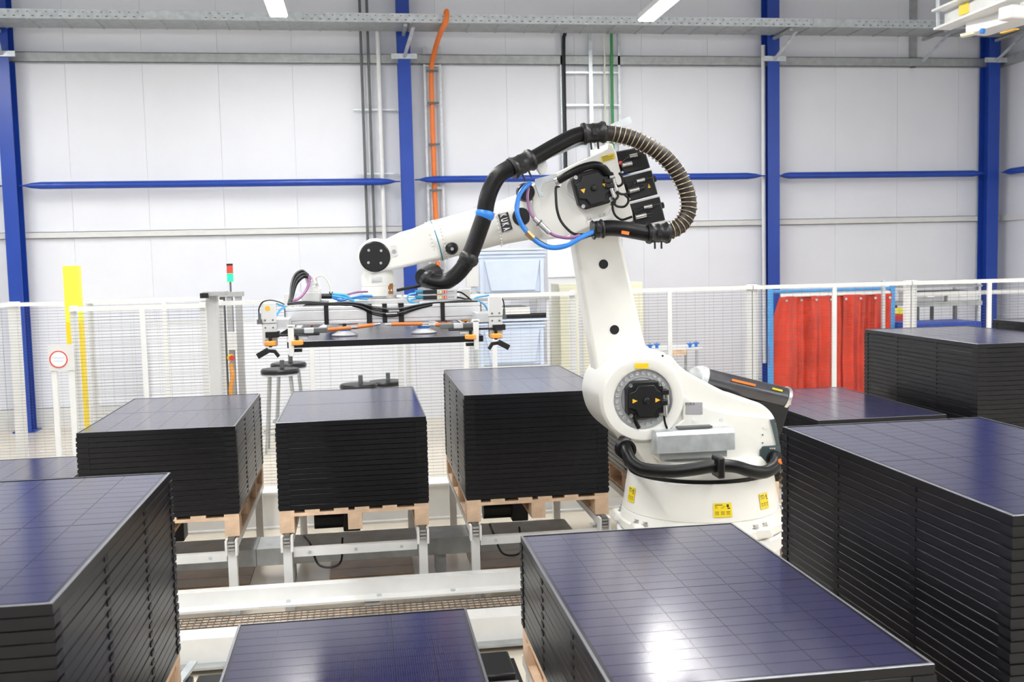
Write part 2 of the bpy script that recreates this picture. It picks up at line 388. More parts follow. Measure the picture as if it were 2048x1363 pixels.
vcable('conduit', 729, 0.022, dk_grey, 0.6, 7.4, 'left one of two thin dark conduits beside the blue column', y=16.42)
vcable('conduit', 743, 0.022, dk_grey, 0.6, 7.4, 'right one of two thin dark conduits beside the blue column', y=16.42)
vcable('conduit', 763, 0.035, white_p, 0.6, 6.1, 'white conduit just left of the middle blue column', y=16.42)
vcable('conduit', 1527, 0.035, white_p, 0.6, 5.9, 'white conduit beside the column behind the red curtain', y=16.4)
for z, lab in ((4.86, 'upper'), (3.86, 'lower')):
    single('conduit_rail', MB().box(-0.02, 0.66, 16.44, 16.47, z - 0.012, z + 0.012), galv, (0.3, 16.45, z), lab + ' thin support rail behind the two dark conduits', 'rail')

# ceiling luminaires in rows
def luminaire(xc, y1, ln, label):
    e = empty('ceiling_light', (xc, y1, 5.8), label, 'ceiling light', 'linear hall luminaires')
    part('housing', MB().box(xc - 0.12, xc + 0.12, y1 - ln, y1, 5.82, 5.90), white_p, e)
    part('diffuser', MB().box(xc - 0.105, xc + 0.105, y1 - ln + 0.02, y1 - 0.02, 5.80, 5.82), lamp_m, e)
    for yy in (y1 - 0.3, y1 - ln + 0.3): part('hanger', MB().cyl((xc, yy, 5.9), (xc, yy, ZC), 0.006, n=6), galv, e)
for xc, row in ((-6.1, 'far left'), (-0.98, 'left'), (4.16, 'right'), (9.3, 'added far right')):  # far right row is unseen, added to brighten the right wall
    for j in range(2 if xc > 9 else 0, 7):
        luminaire(xc, 14.42 - j * 2.75, 2.3, 'white linear ceiling light, %s from the back wall in the %s row' % ('first' if j == 0 else ORD[j], row))

# overhead crane piece, top right
e = empty('crane_trolley', (8.2, 11.2, 5.0), 'white overhead hoist beam with switch box and yellow labels at top right', 'hoist')
def P(px, py, Y): return at(px, py, Y)
YC = 11.5
a = P(1884, 22, YC); b = P(2060, -55, YC - 1.2)
part('beam', MB().bar(P(1893, 43, YC), P(2050, -28, YC - 1.6), 0.05, 0.17), white_p, e)
part('upper_flange', MB().bar(P(1880, 22, YC), P(2048, -50, YC - 1.6), 0.22, 0.025), white_p, e)
part('lower_flange', MB().bar(P(1884, 58, YC), P(2048, -8, YC - 1.6), 0.22, 0.025), white_p, e)
bx = part('switch_box', MB().bar(P(1952, 52, YC - 0.4), P(2062, 18, YC - 1.2), 0.30, 0.22), white_p, e, bevel=0.01)
part('yellow_label', MB().bar(P(1918, 22, YC - 0.4), P(1938, 14, YC - 0.55), 0.004, 0.12), sticker, e)
part('box_label', MB().bar(P(2004, 66, YC - 1.0), P(2034, 58, YC - 1.2), 0.06, 0.012), amber, bx)
part('lamp_lens', MB().bar(P(1922, 72, YC - 0.6), P(1950, 66, YC - 0.7), 0.1, 0.03), cab_m, e)
part('blue_plug', MB().cyl(P(1962, 62, YC - 0.75), P(1968, 62, YC - 0.75), 0.03, n=12), blue_h, e)
part('hanger', MB().bar(P(1876, 55, YC), P(1874, -120, YC), 0.03, 0.03), galv, e)
part('counterweight', MB().bar(P(2010, 30, YC - 1.3), P(2040, 22, YC - 1.5), 0.2, 0.14), white_p, e, bevel=0.02)
# ================================================================== MESH FENCES
def fence(pxa, pxb, y, mids, label, zt=2.09, z0=0.12, extra=()):
    xa, xb = at(pxa, 650, y).x, at(pxb, 650, y).x
    e = empty('fence_panel', ((xa + xb) / 2, y, 0), label, 'fence', 'white safety fence panels')
    s = 0.03
    for xx in (xa + s, xb - s):
        part('post', MB().box(xx - s, xx + s, y - 0.03, y + 0.03, 0, zt + 0.01), white_p, e)
    part('top_rail', MB().box(xa, xb, y - 0.055, y - 0.031, zt - 0.045, zt), white_p, e)
    part('bottom_rail', MB().box(xa, xb, y - 0.055, y - 0.031, z0 - 0.03, z0), white_p, e)
    for p in mids:
        xm = at(p, 650, y).x; part('stile', MB().box(xm - 0.025, xm + 0.025, y - 0.058, y - 0.031, z0, zt - 0.045), white_p, e)
    for z in extra: part('cross_rail', MB().box(xa, xb, y + 0.031, y + 0.055, z - 0.025, z + 0.025), white_p, e)
    mb = MB(); z = z0 + 0.03; t = 0.0015
    while z < zt - 0.05:
        mb.add([(xa, y - 0.045, z - t), (xb, y - 0.045, z - t), (xb, y - 0.041, z), (xa, y - 0.041, z), (xa, y - 0.045, z + t), (xb, y - 0.045, z + t)], [(0,1,2,3), (3,2,5,4), (4,5,1,0)]); z += 0.034
    x = xa + 0.04; t = 0.0004
    while x < xb - 0.04:
        mb.add([(x - t, y - 0.040, z0), (x + t, y - 0.040, z0), (x, y - 0.037, z0), (x - t, y - 0.040, zt - 0.04), (x + t, y - 0.040, zt - 0.04), (x, y - 0.037, zt - 0.04)], [(0,1,4,3), (1,2,5,4), (2,0,3,5)]); x += 0.11
    part('wire_mesh', mb, mesh_m, e, kind='stuff', smooth=0)
    return e
fence(-230, 30, 12.3, [], 'white mesh fence panel at the far left edge beside the blue column')
fence(30, 172, 12.3, [], 'white mesh fence panel behind the round red sign and yellow post')
fence(178, 416, 12.6, [332], 'rear white mesh fence panel behind the left machine gate')
fence(143, 414, 10.4, [288], 'white mesh gate panel between yellow post and signal tower')
fence(436, 805, 10.9, [622], 'white mesh fence panel in front of the bar stools')
fence(809, 1150, 10.9, [930, 987], 'white mesh fence panel in front of the pale blue bins')
fence(1156, 1502, 11.2, [1337], 'white mesh fence panel behind the lower robot arm')
fence(1504, 1818, 11.2, [1665], 'white mesh fence panel in front of the red curtain')
fence(1821, 2250, 11.2, [1973], 'white mesh fence panel at the right in front of the rack', extra=(1.93,))

# ================================================================== BEHIND AND BESIDE THE FENCE
# yellow post
p0 = at(150, 700, 10.75)
yp = empty('safety_post', (p0.x + 0.05, 10.8, 0), 'tall yellow steel post at the left fence corner', 'post')
part('upper_section', MB().box(p0.x - 0.075, p0.x + 0.075, 10.75, 10.86, 1.92, at(148, 531, 10.75).z), yellow_l, yp, bevel=0.004)  # lemon yellow upper section, deeper yellow one below
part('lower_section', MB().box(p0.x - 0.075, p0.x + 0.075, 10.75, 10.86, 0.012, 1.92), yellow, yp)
part('foot_plate', MB().box(p0.x - 0.12, p0.x + 0.14, 10.7, 10.92, 0, 0.012), yellow, yp)
# round sign
c = at(117, 718, 10.2); sx0, sx1 = at(95, 700, 10.2).x, at(147, 700, 10.2).x; sz0, sz1 = at(118, 741, 10.2).z, at(118, 689, 10.2).z
e = empty('access_sign', (c.x, 10.22, 0), 'round white sign with red ring on a white board left of the yellow post', 'sign')
part('board', MB().box(sx0, sx1, 10.205, 10.22, sz0, sz1), white_b, e)
part('disc', MB().cyl((c.x, 10.205, c.z), (c.x, 10.201, c.z), 0.083, n=32), sign_w, e)
part('red_ring', MB().lathe([(0.083, 0), (0.083, -0.004), (0.073, -0.004), (0.073, 0)], (c.x, 10.201, c.z), 40, 'y', True), red_p, e)
part('text_line', MB().box(c.x - 0.055, c.x + 0.055, 10.1985, 10.2005, c.z + 0.012, c.z + 0.019), print_b, e)
part('text_line', MB().box(c.x - 0.042, c.x + 0.042, 10.1985, 10.2005, c.z - 0.02, c.z - 0.013), print_b, e)
for xx in (sx0 + 0.04, sx1 - 0.04): part('post', MB().box(xx - 0.025, xx + 0.025, 10.22, 10.26, 0, sz1 - 0.02), white_p, e)
# machine gate column with signal tower
gx0, gx1 = at(414, 650, 10.5).x, at(436, 650, 10.5).x
e = empty('gate_column', ((gx0 + gx1) / 2, 10.55, 0), 'pale grey door column with a short top arm left of the signal tower', 'column')
part('column', MB().box(gx0, gx1, 10.5, 10.62, 0, at(425, 590, 10.5).z), lt_grey, e)
part('top_arm', MB().box(gx0 - 0.01, gx1 + 0.10, 10.35, 10.62, 2.16, 2.2), grey_pl, e)
part('arm_end', MB().box(gx0 - 0.03, gx0 + 0.05, 10.33, 10.36, 2.14, 2.19), black_pl, e)
dx0, dx1 = at(441, 650, 11.3).x, at(484, 650, 11.3).x
e = empty('lock_cabinet', ((dx0 + dx1) / 2, 11.35, 0), 'dark perforated door frame with emergency stop under the signal tower', 'cabinet')
for a_, b_ in ((0, .22), (.32, .58), (.72, 1)):
    part('dark_upright', MB().box(dx0 + (dx1 - dx0) * a_, dx0 + (dx1 - dx0) * b_, 11.3, 11.4, 0, 2.12), grey_pl if a_ else dk_grey, e)
part('top_plate', MB().box(dx0 - 0.03, dx1 + 0.02, 11.28, 11.45, 2.12, 2.17), grey_pl, e)
q = at(464, 690, 11.25); part('switch_panel', MB().box(q.x - 0.05, q.x + 0.05, 11.25, 11.3, q.z - 0.05, q.z + 0.14), white_p, e)
q = at(471, 714, 11.24)
part('stop_base', MB().cyl((q.x - 0.05, 11.25, q.z), (q.x - 0.05, 11.20, q.z), 0.035, n=16), yellow, e)
part('stop_button', MB().cyl((q.x - 0.03, 11.20, q.z), (q.x - 0.03, 11.16, q.z), 0.028, n=16), red_p, e)
q = at(462, 750, 11.24); part('cable_loop', MB().tube(spline([(q.x, 11.26, q.z + 0.12), (q.x + 0.02, 11.22, q.z), (q.x - 0.01, 11.24, q.z - 0.15), (q.x, 11.26, q.z - 0.35)], 6), 0.022, 8), orange, e)
q = at(462, 592, 11.35)
e = empty('signal_tower', (q.x, 11.35, 2.17), 'signal tower with red top and lit green lamp on the lock cabinet', 'signal light')
part('stem', MB().cyl((q.x, 11.35, 2.17), (q.x, 11.35, 2.28), 0.010, n=10), dk_grey, e)
part('green_lamp', MB().cyl((q.x, 11.35, 2.28), (q.x, 11.35, 2.37), 0.033, n=18), led_g, e)
part('red_lamp', MB().cyl((q.x, 11.35, 2.37), (q.x, 11.35, 2.455), 0.033, n=18), led_r, e)
part('cap', MB().cyl((q.x, 11.35, 2.455), (q.x, 11.35, 2.475), 0.034, n=18), black_pl, e)
# bar stools
def stool(px, py, y, label, r=0.25):
    c = at(px, py, y); h = c.z
    e = empty('bar_stool', (c.x, y, 0), label, 'stool', 'stools behind the fence')
    part('seat', MB().lathe([(r * .9, -.03), (r, -.02), (r, .01), (r * .93, .03), (r * .5, .035)], (c.x, y, h), 28), black_pl, e)
    part('seat_rim', MB().lathe([(r * .96, -.055), (r * 1.0, -.05), (r * 1.0, -.035), (r * .9, -.032)], (c.x, y, h), 28), galv, e)
    part('lift_handle', MB().cyl((c.x + 0.03, y, h + 0.03), (c.x + 0.03, y, h + 0.14), 0.03, n=10), dk_grey, e)
    for i in range(4):
        a = PI / 4 + i * PI / 2
        part('leg', MB().tube([(c.x + math.cos(a) * r * .75, y + math.sin(a) * r * .75, h - .05), (c.x + math.cos(a) * r * 1.15, y + math.sin(a) * r * 1.15, 0)], 0.014, 8), galv_dull, e)
    part('foot_ring', MB().lathe([(r * .98, 0.25), (r, 0.25), (r, 0.27), (r * .98, 0.27)], (c.x, y, 0), 24, 'z', True), galv_dull, e)
stool(560, 741, 13.6, 'black round stool nearest the signal tower behind the fence')
stool(577, 729, 14.5, 'black round stool standing just behind the front stool')
stool(717, 771, 13.6, 'black round stool seat seen above the stack under the gripper')
stool(772, 765, 14.2, 'black round stool right of the other low stool')
# pale blue bins on a grey machine
def bin_box(px0, px1, pyt, pyb, y, label, d=0.8):
    a, b = at(px0, pyt, y), at(px1, pyb, y); x0, x1, z1, z0 = a.x, b.x, a.z, b.z; w = x1 - x0
    e = empty('plastic_bin', ((x0 + x1) / 2, y + d / 2, z0), label, 'bin', 'pale blue plastic bins')
    part('body', MB().prism([(x0 + .07 * w, z0), (x1 - .07 * w, z0), (x1 - .02 * w, z1 - .06), (x0 + .02 * w, z1 - .06)], y + .02, y + d - .02), crate_m, e, bevel=0.02)
    for k in range(3): part('rim', MB().box(x0 - .01 + k * .012, x1 + .01 - k * .012, y - .012 + k * .008, y + d, z1 - .028 - k * .045, z1 - k * .045), crate_m, e, bevel=0.004)
    part('front_recess', MB().prism([(x0 + .19 * w, z0 + .03), (x1 - .17 * w, z0 + .03), (x1 - .10 * w, z1 - .15), (x0 + .11 * w, z1 - .15)], y - .004, y + .02), crate_m, e, bevel=0.012, seg=3)
    for xx in (x0 + .04 * w, x1 - .1 * w): part('corner_rib', MB().prism([(xx, z0), (xx + .05 * w, z0), (xx + .05 * w, z1 - .16), (xx, z1 - .16)], y - .004, y + .02), crate_m, e)
    return z0, x0, x1
zb, bx0, bx1 = bin_box(953, 1095, 498, 584, 13.2, 'pale blue plastic bin on top, seen above the gripper')
zb2, _, _ = bin_box(953, 1095, 640, 728, 13.2, 'pale blue plastic bin below, seen through the fence mesh')
e = empty('bin_rack', ((bx0 + bx1) / 2, 13.6, 0), 'grey rack carrying the two pale blue bins', 'rack')
part('top_shelf', MB().box(bx0 - .02, bx1 + .02, 13.18, 14.0, zb - 0.09, zb), grey_pl, e)
part('lower_shelf', MB().box(bx0 - .02, bx1 + .02, 13.18, 14.0, zb2 - 0.05, zb2), lt_grey, e)
q0, q1 = at(1003, 615, 13.2), at(1060, 627, 13.2)
part('white_tray', MB().box(q0.x, q1.x, 13.2, 13.9, q1.z, q0.z), white_p, e)
part('black_bar', MB().box(bx0, bx1, 13.22, 13.26, at(1000, 640, 13.2).z + 0.01, at(1000, 628, 13.2).z), black_pl, e)
for xx in (bx0 - .02, bx1 + .0): 
    for yy in (13.2, 13.95): part('upright', MB().box(xx - 0.02, xx + 0.02, yy, yy + 0.04, 0, zb - 0.09), lt_grey, e)
# pale yellow cabinet
x0, x1 = at(1118, 600, 14.0).x, at(1287, 600, 14.0).x; zt = at(1200, 566, 14.0).z
e = empty('switch_cabinet', ((x0 + x1) / 2, 14.3, 0), 'pale yellow electrical cabinet behind the lower robot arm', 'cabinet')
part('body', MB().box(x0, x1, 14.02, 14.6, 0.1, zt), cab_m, e, bevel=0.008)
for i in range(2): part('door', MB().box(x0 + .01 + i * (x1 - x0) / 2, x0 - .01 + (i + 1) * (x1 - x0) / 2, 14.0, 14.02, 0.14, zt - 0.04), cab_m, e, bevel=0.004)
part('base', MB().box(x0, x1, 14.04, 14.6, 0, 0.1), dk_grey, e)
a, b = at(1096, 470, 15.4), at(1160, 553, 15.4)
e = empty('enclosure_box', (a.x, 15.6, b.z), 'white enclosure standing on the cable ladder behind the pale blue bin', 'enclosure')
part('body', MB().box(a.x, b.x, 15.45, 16.3, 0, a.z), white_wall, e)
part('cover', MB().box(a.x - .01, b.x + .01, 15.42, 15.45, b.z, a.z), white_wall, e)
a, b = at(931, 505, 12.6), at(958, 573, 12.6)
e = empty('control_box', ((a.x + b.x) / 2, 12.65, 0), 'small grey control box on a post beside the upper blue bin', 'control box')
part('case', MB().box(a.x, b.x, 12.6, 12.7, b.z, a.z), lt_grey, e, bevel=0.006)
part('pole', MB().box(b.x - .09, b.x - .03, 12.62, 12.68, 0, b.z), galv, e)
# red welding curtain on a blue frame
YB = 12.7
cl, cr_, ct = at(1541, 700, YB).x, at(1784, 600, YB).x, at(1541, 583, YB).z
e = empty('curtain_frame', ((cl + cr_) / 2, YB, 0), 'bright blue tube frame holding the red curtain', 'frame')
part('upright', MB().box(cl - .03, cl + .03, YB - .03, YB + .03, 0, ct + .03), blue_f, e, bevel=0.004)
part('upright', MB().box(cr_ - .03, cr_ + .03, YB - .03, YB + .03, 0, ct + .03), blue_f, e, bevel=0.004)
part('top_tube', MB().cyl((cl + .03, YB, ct), (cr_ - .03, YB, ct), 0.022, n=12), blue_f, e)
for xx in (cl, cr_): part('foot', MB().box(xx - .04, xx + .04, YB - .35, YB + .35, 0, .04), blue_f, e)
part('hanging_rail', MB().box(cl + .14, cr_ - .03, YB - .015, YB + .015, ct - .075, ct - .035), white_p, e)
cu = empty('welding_curtain', (cl + .8, YB, 0.15), 'red translucent strip curtain with folds behind the fence', 'curtain')
zt = ct - .07; zb_ = 0.15; nst = 7; xa, xb = cl + .12, cr_ - .04
for i in range(nst):
    a0 = xa + (xb - xa) * i / nst; a1 = xa + (xb - xa) * (i + 1) / nst + .03
    nx, nz = 10, 8; vs = []
    for jz in range(nz + 1):
        t = jz / nz; z = zt + (zb_ - zt) * t
        for jx in range(nx + 1):
            u = jx / nx; xx = a0 + (a1 - a0) * u
            if i == 0: xx -= (1 - u) * 0.16 * math.sin(PI * min(1, t * 1.15)) 
            yy = YB + (0.02 if i % 2 else -0.02) + 0.035 * math.sin(u * 2 * PI * 1.3 + i * 1.7) * (0.4 + 0.6 * t) + 0.012 * math.sin(9 * t + i)
            vs.append((xx, yy, z))
    n1 = len(vs); vs += [(v[0], v[1] + .004, v[2]) for v in vs]
    fs = []
    for jz in range(nz):
        for jx in range(nx):
            k = jz * (nx + 1) + jx; fs += [(k, k + 1, k + nx + 2, k + nx + 1), (n1 + k, n1 + k + nx + 1, n1 + k + nx + 2, n1 + k + 1)]
    part('strip', MB().add(vs, fs), red_c, cu, smooth=80)
for i in range(8):
    xx = xa + .08 + (xb - xa - .1) * i / 7; part('eyelet', MB().cyl((xx, YB - .06, zt - .05), (xx, YB - .045, zt - .05), 0.018, n=10), steel, cu)
# second curtain piece / rack on the right
YRK = 13.3
x0, x1, x2 = at(1768, 600, 12.4).x, at(1838, 600, YRK).x, at(1965, 600, YRK).x; zs = at(1890, 603, YRK).z
single('galvanised_post', MB().box(x0 - .02, x0 + .02, 12.4, 12.44, 0, at(1768, 560, 12.4).z), galv, (x0, 12.42, 0), 'galvanised post standing before the right end of the red curtain', 'post')
e = empty('storage_rack', ((x1 + x2) / 2, YRK + .3, 0), 'grey storage rack holding two grey boxes behind the right fence', 'rack')
part('shelf', MB().box(x1 - .06, x2, YRK, YRK + .7, zs - .06, zs), galv_dull, e)
for xx in (x1, at(1914, 600, YRK).x, x2 - .03):
    for yy in (YRK + .02, YRK + .62): part('upright', MB().box(xx - .02, xx + .02, yy, yy + .04, 0, zs - .06 if xx < x2 - .2 else zs + .25), dk_grey if xx < x2 - .2 else galv, e)
part('top_shelf', MB().box(x1 - .06, x2, YRK, YRK + .7, zs + .20, zs + .225), galv_dull, e)
for k, (pa, pb, m_, lab) in enumerate(((1834, 1890, grey_pl, 'grey plastic crate with white handle on the right rack'), (1897, 1958, lt_grey, 'light grey crate beside the darker one on the right rack'))):
    a, b = at(pa, 590, YRK).x, at(pb, 590, YRK).x
    e = empty('storage_crate', ((a + b) / 2, YRK + .3, zs), lab, 'crate')
    part('body', MB().box(a, b, YRK + .01, YRK + .5, zs, zs + .12), m_, e, bevel=0.01)
    part('rim', MB().box(a - .01, b + .01, YRK, YRK + .51, zs + .12, zs + .145), m_, e, bevel=0.004)
    part('handle', MB().prism([((a + b) / 2 - .07, zs + .11), ((a + b) / 2 - .05, zs + .07), ((a + b) / 2 + .05, zs + .07), ((a + b) / 2 + .07, zs + .11)], YRK + .002, YRK + .01), white_p, e)
a, b = at(1774, 630, 13.0), at(1812, 648, 13.0)
single('red_box', MB().box(a.x, b.x + .1, 13.0, 13.5, 0, a.z), red_p, (a.x, 13.2, 0), 'red box standing between the curtain and the rack', 'box', bevel=0.01)
single('yellow_bin', MB().prism(xz([(1794, 628), (1810, 628), (1809, 616), (1795, 616)], 13.05), 13.0, 13.2), yellow_l, (at(1800, 628, 13).x, 13.1, a.z), 'small yellow bin on top of the red box', 'bin', bevel=0.006)
a, b = at(1806, 645, 12.5), at(1945, 660, 12.5)
single('blue_trolley', MB().box(a.x, b.x, 12.3, 12.9, 0.25, a.z).box(a.x + .05, b.x - .05, 12.35, 12.85, 0.0, 0.25), blue_steel, (a.x, 12.5, 0), 'dark blue steel container just behind the tall right stack', 'container', bevel=0.01)
# work table with blue suction cups
YT = 13.0
zt = at(1350, 697, YT).z; x0, x1 = at(1290, 697, YT).x, at(1408, 697, YT).x
e = empty('work_table', ((x0 + x1) / 2, YT + .3, 0), 'small table with a wooden front beside the robot shoulder, behind the fence', 'table')
part('table_top', MB().box(x0, x1, YT, YT + .6, zt - .03, zt), lt_grey, e)
a, b = at(1340, 700, YT), at(1372, 709, YT)
part('wooden_board', MB().box(a.x, b.x, YT - .02, YT, b.z, a.z), wood, e)
for xx in (x0 + .04, x1 - .08):
    for yy in (YT + .05, YT + .52): part('leg', MB().box(xx - .015, xx + .015, yy, yy + .03, 0, zt - .03), galv, e)
for i, (px, py) in enumerate(((1300, 692), (1318, 697), (1380, 689), (1397, 693))):
    q = at(px, py, YT + .1)
    c_ = empty('suction_cup', (q.x, YT + .1 + .1 * (i % 2), zt), 'spare blue suction cup, %s from left on the table behind the fence' % ('first', 'second', 'third', 'fourth')[i], 'suction cup', 'spare suction cups on the table')
    part('cup', MB().lathe([(.02, 0), (.022, .03), (.045, .05), (.045, .06), (.01, .06)], (q.x, YT + .1 + .1 * (i % 2), zt), 16), blue_h, c_)
    part('stem', MB().cyl((q.x, YT + .1 + .1 * (i % 2), zt + .06), (q.x, YT + .1 + .1 * (i % 2), zt + .08), .008, n=8), steel, c_)
x0, x1 = at(300, 700, 15.7).x, at(1000, 700, 15.7).x
e = empty('partition', ((x0 + x1) / 2, 15.75, 0), 'low white partition in front of the wall, seen below the gripper', 'partition')
npt = 4
for i in range(npt): part('panel', MB().box(x0 + (x1 - x0) * i / npt, x0 + (x1 - x0) * (i + 1) / npt - .004, 15.7, 15.74, .03, 1.62), white_wall, e)
part('foot_rail', MB().box(x0, x1, 15.69, 15.76, 0, .03), white_b, e)
part('top_rail', MB().box(x0, x1, 15.69, 15.75, 1.62, 1.65), white_p, e)
# white transfer line behind the rear stacks
def xbeam(name, x0, x1, y0, y1, z0, z1, m_, label, cat='beam', grp='white floor beams behind the rear stacks'):
    e = empty(name, ((x0 + x1) / 2, (y0 + y1) / 2, 0), label, cat, grp)
    part('top_flange', MB().box(x0, x1, y0, y1, z1 - .02, z1), m_, e)
    part('web', MB().box(x0, x1, y0 + .02, y0 + .035, z0 + .02, z1 - .02), m_, e)
    part('bottom_flange', MB().box(x0, x1, y0 - .04, y1, z0, z0 + .02), m_, e)
    return e
xbeam('steel_beam', -6, 6.5, 9.55, 9.72, 0.0, 0.34, white_p, 'long white floor beam directly behind the rear stacks')
xbeam('steel_beam', -6, 6.5, 10.0, 10.12, 0.0, 0.28, white_p, 'second long white floor beam behind the rear stacks')
xbeam('steel_beam', -7, -1.2, 10.9, 11.02, 0.0, 0.45, white_p, 'white floor beam below the round sign')
# ================================================================== SOLAR PANEL STACKS
PW_, PL_, PH_ = 1.041, 1.767, 0.0335
def ring_mesh():
    cs = [(0, 0), (0, PH_ - .0015), (.0015, PH_), (.011, PH_), (.011, PH_ - .0045), (.011, 0)]
    mb = MB(); vs = []
    for sx, sy, cx, cy in ((1, 1, 0, 0), (-1, 1, PW_, 0), (-1, -1, PW_, PL_), (1, -1, 0, PL_)):
        for d, z in cs: vs.append((cx + sx * d, cy + sy * d, z))
    n = len(cs)
    fs = [(c * n + k, ((c + 1) % 4) * n + k, ((c + 1) % 4) * n + (k + 1) % n, c * n + (k + 1) % n) for c in range(4) for k in range(n)]
    return mb.add(vs, fs).mesh('frame', smooth=0)
ME_FRAME = ring_mesh(); ME_FRAME.materials.append(black_fr)
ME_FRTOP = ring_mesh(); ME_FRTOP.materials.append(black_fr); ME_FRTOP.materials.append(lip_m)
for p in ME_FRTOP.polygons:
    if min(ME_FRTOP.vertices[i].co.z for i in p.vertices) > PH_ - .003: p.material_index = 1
ME_LAM = MB().box(.011, PW_ - .011, .011, PL_ - .011, PH_ - .008, PH_ - .0025).mesh('laminate', smooth=0); ME_LAM.materials.append(lam_m)
CW, CL = (PW_ - .022 - .024 - 5 * .004) / 6, (PL_ - .022 - .028 - .010 - 18 * .0025) / 20
ME_CELL = MB().box(0, CW, 0, CL, 0, .0007).mesh('solar_cell', smooth=0); ME_CELL.materials.append(cell_m)
def corner_mesh(sx, sy):
    t, a, b, h = .005, .075, .06, .025
    def q(x0, x1, y0, y1):
        X = (x0, x1) if sx > 0 else (PW_ - x1, PW_ - x0); Y = (y0, y1) if sy > 0 else (PL_ - y1, PL_ - y0)
        return X[0], X[1], Y[0], Y[1]
    mb = MB().box(*q(-t, a, -t, .0), PH_ - h * .92, PH_ + h * .08).box(*q(-t, 0, 0, b), PH_ - h * .92, PH_ + h * .08)
    me = mb.mesh('stacking_corner', smooth=0); me.materials.append(black_co); return me
ME_CORN = [corner_mesh(1, 1), corner_mesh(-1, 1), corner_mesh(1, -1), corner_mesh(-1, -1)]
ME_SPL = MB().box(-.004, 0, -.022, .022, PH_ - .014, PH_ + .002).mesh('edge_spacer', smooth=0); ME_SPL.materials.append(black_co)
ME_SPR = MB().box(0, .004, -.022, .022, PH_ - .014, PH_ + .002).mesh('edge_spacer', smooth=0); ME_SPR.materials.append(black_co)
def solar_panel(x, y, z, label, group, top, cells=True):
    e = empty('solar_panel', (x, y, z), label, 'solar panel', group)
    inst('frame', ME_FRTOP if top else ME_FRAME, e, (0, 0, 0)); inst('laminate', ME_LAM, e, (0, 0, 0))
    if top:
        if cells:
            for r in range(20):
                yy = .011 + .014 + r * (CL + .0025) + (.0075 if r >= 10 else 0)
                for c in range(6): inst('solar_cell', ME_CELL, e, (.011 + .012 + c * (CW + .004), yy, PH_ - .0025))
    else:
        for me in ME_CORN: inst('stacking_corner', me, e, (0, 0, 0))
        for f_ in (.33, .68):
            inst('edge_spacer', ME_SPL, e, (0, PL_ * f_, 0)); inst('edge_spacer', ME_SPR, e, (PW_, PL_ * f_, 0))
    return e
# pallet pieces
PD = [MB().box(0, .102, 0, PL_, 0, .02).mesh('deck_board', smooth=0), MB().box(0, PW_, 0, .1, 0, .022).mesh('cross_board', smooth=0),
      MB().box(0, .10, 0, .14, 0, .095).mesh('block', smooth=0), MB().box(0, .10, 0, PL_, 0, .02).mesh('runner', smooth=0)]
for me in PD: me.materials.append(wood)
def pallet(x, y, zt, label):
    e = empty('pallet', (x, y, zt - .157), label, 'pallet', 'wooden pallets under the panel stacks')
    for i, xd in enumerate((0, .175, .375, .52, .715, PW_ - .102)): inst('deck_board', PD[0], e, (xd, 0, .137))
    for j in range(4): inst('cross_board', PD[1], e, (0, j * (PL_ - .1) / 3, .115))
    for i in range(3):
        inst('runner', PD[3], e, (i * (PW_ - .10) / 2, 0, 0))
        for j in range(4): inst('block', PD[2], e, (i * (PW_ - .10) / 2, j * (PL_ - .14) / 3, .02))
def conveyor(x, y, zt, back, label):
    e = empty('chain_conveyor', (x + PW_ / 2, y + PL_ / 2, 0), label, 'conveyor', 'pallet chain conveyors')
    y0, y1 = y - .08, y + PL_ + .1
    for xx in (x + .05, x + PW_ - .05):
        part('chain_rail', MB().box(xx - .04, xx + .04, y0 + .05, y1, zt - .07, zt - .018), white_p, e)
        ch = part('chain', MB().box(xx - .018, xx + .018, y0, y1, zt - .018, zt - .001).box(xx - .018, xx + .018, y0 - .012, y0, zt - .075, zt - .004), dk_grey, e)
        for k in range(3): part('chain_link', MB().box(xx - .022, xx + .022, y0 - .02, y0 - .012, zt - .072 + k * .024, zt - .058 + k * .024), steel, ch)
        for s in (-1, 1): part('side_cheek', MB().box(xx + s * .034 - .008, xx + s * .034 + .008, y0 - .02, y0 + .06, zt - .11, zt - .005), white_p, e)
        for yy in (y0 + .02, y1 - .1):
            part('leg', MB().box(xx - .03, xx + .03, yy, yy + .06, 0.012, zt - .07), white_p, e)
            part('foot', MB().box(xx - .06, xx + .06, yy - .03, yy + .09, 0, .012), galv, e)
    for yy in (y0 + .05, y1 - .1): 
        cb = part('cross_beam', MB().box(x + .09, x + PW_ - .09, yy, yy + .05, zt - .165, zt - .105), white_p, e)
        for k in range(3): part('bolt', MB().cyl((x + .2 + k * .32, yy, zt - .135), (x + .2 + k * .32, yy - .006, zt - .135), .012, n=10), galv, cb)
    mo = part('gear_motor', MB().cyl((x + .2, y + .75, zt - .1), (x + .42, y + .75, zt - .1), .075, n=18), motor_bk, e)
    part('gear_box', MB().box(x + .42, x + .55, y + .66, y + .84, zt - .19, zt - .02), motor_bk, e, bevel=0.01)
    cbq = spline([(x + .16, y - .02, zt - .02), (x + .2, y + .1, zt - .12), (x + .26, y + .05, zt - .26), (x + .4, y + .1, zt - .27), (x + .42, y + .3, zt - .14)], 6)
    part('cable', MB().tube(cbq, .008, 6), black_pl, e)
XS = [-3.245, -1.932, -.618, .696, 2.008, 3.35, 4.655, 5.955]
YBK, YFR = 7.14, 2.88
ZB, ZF = .737, .715
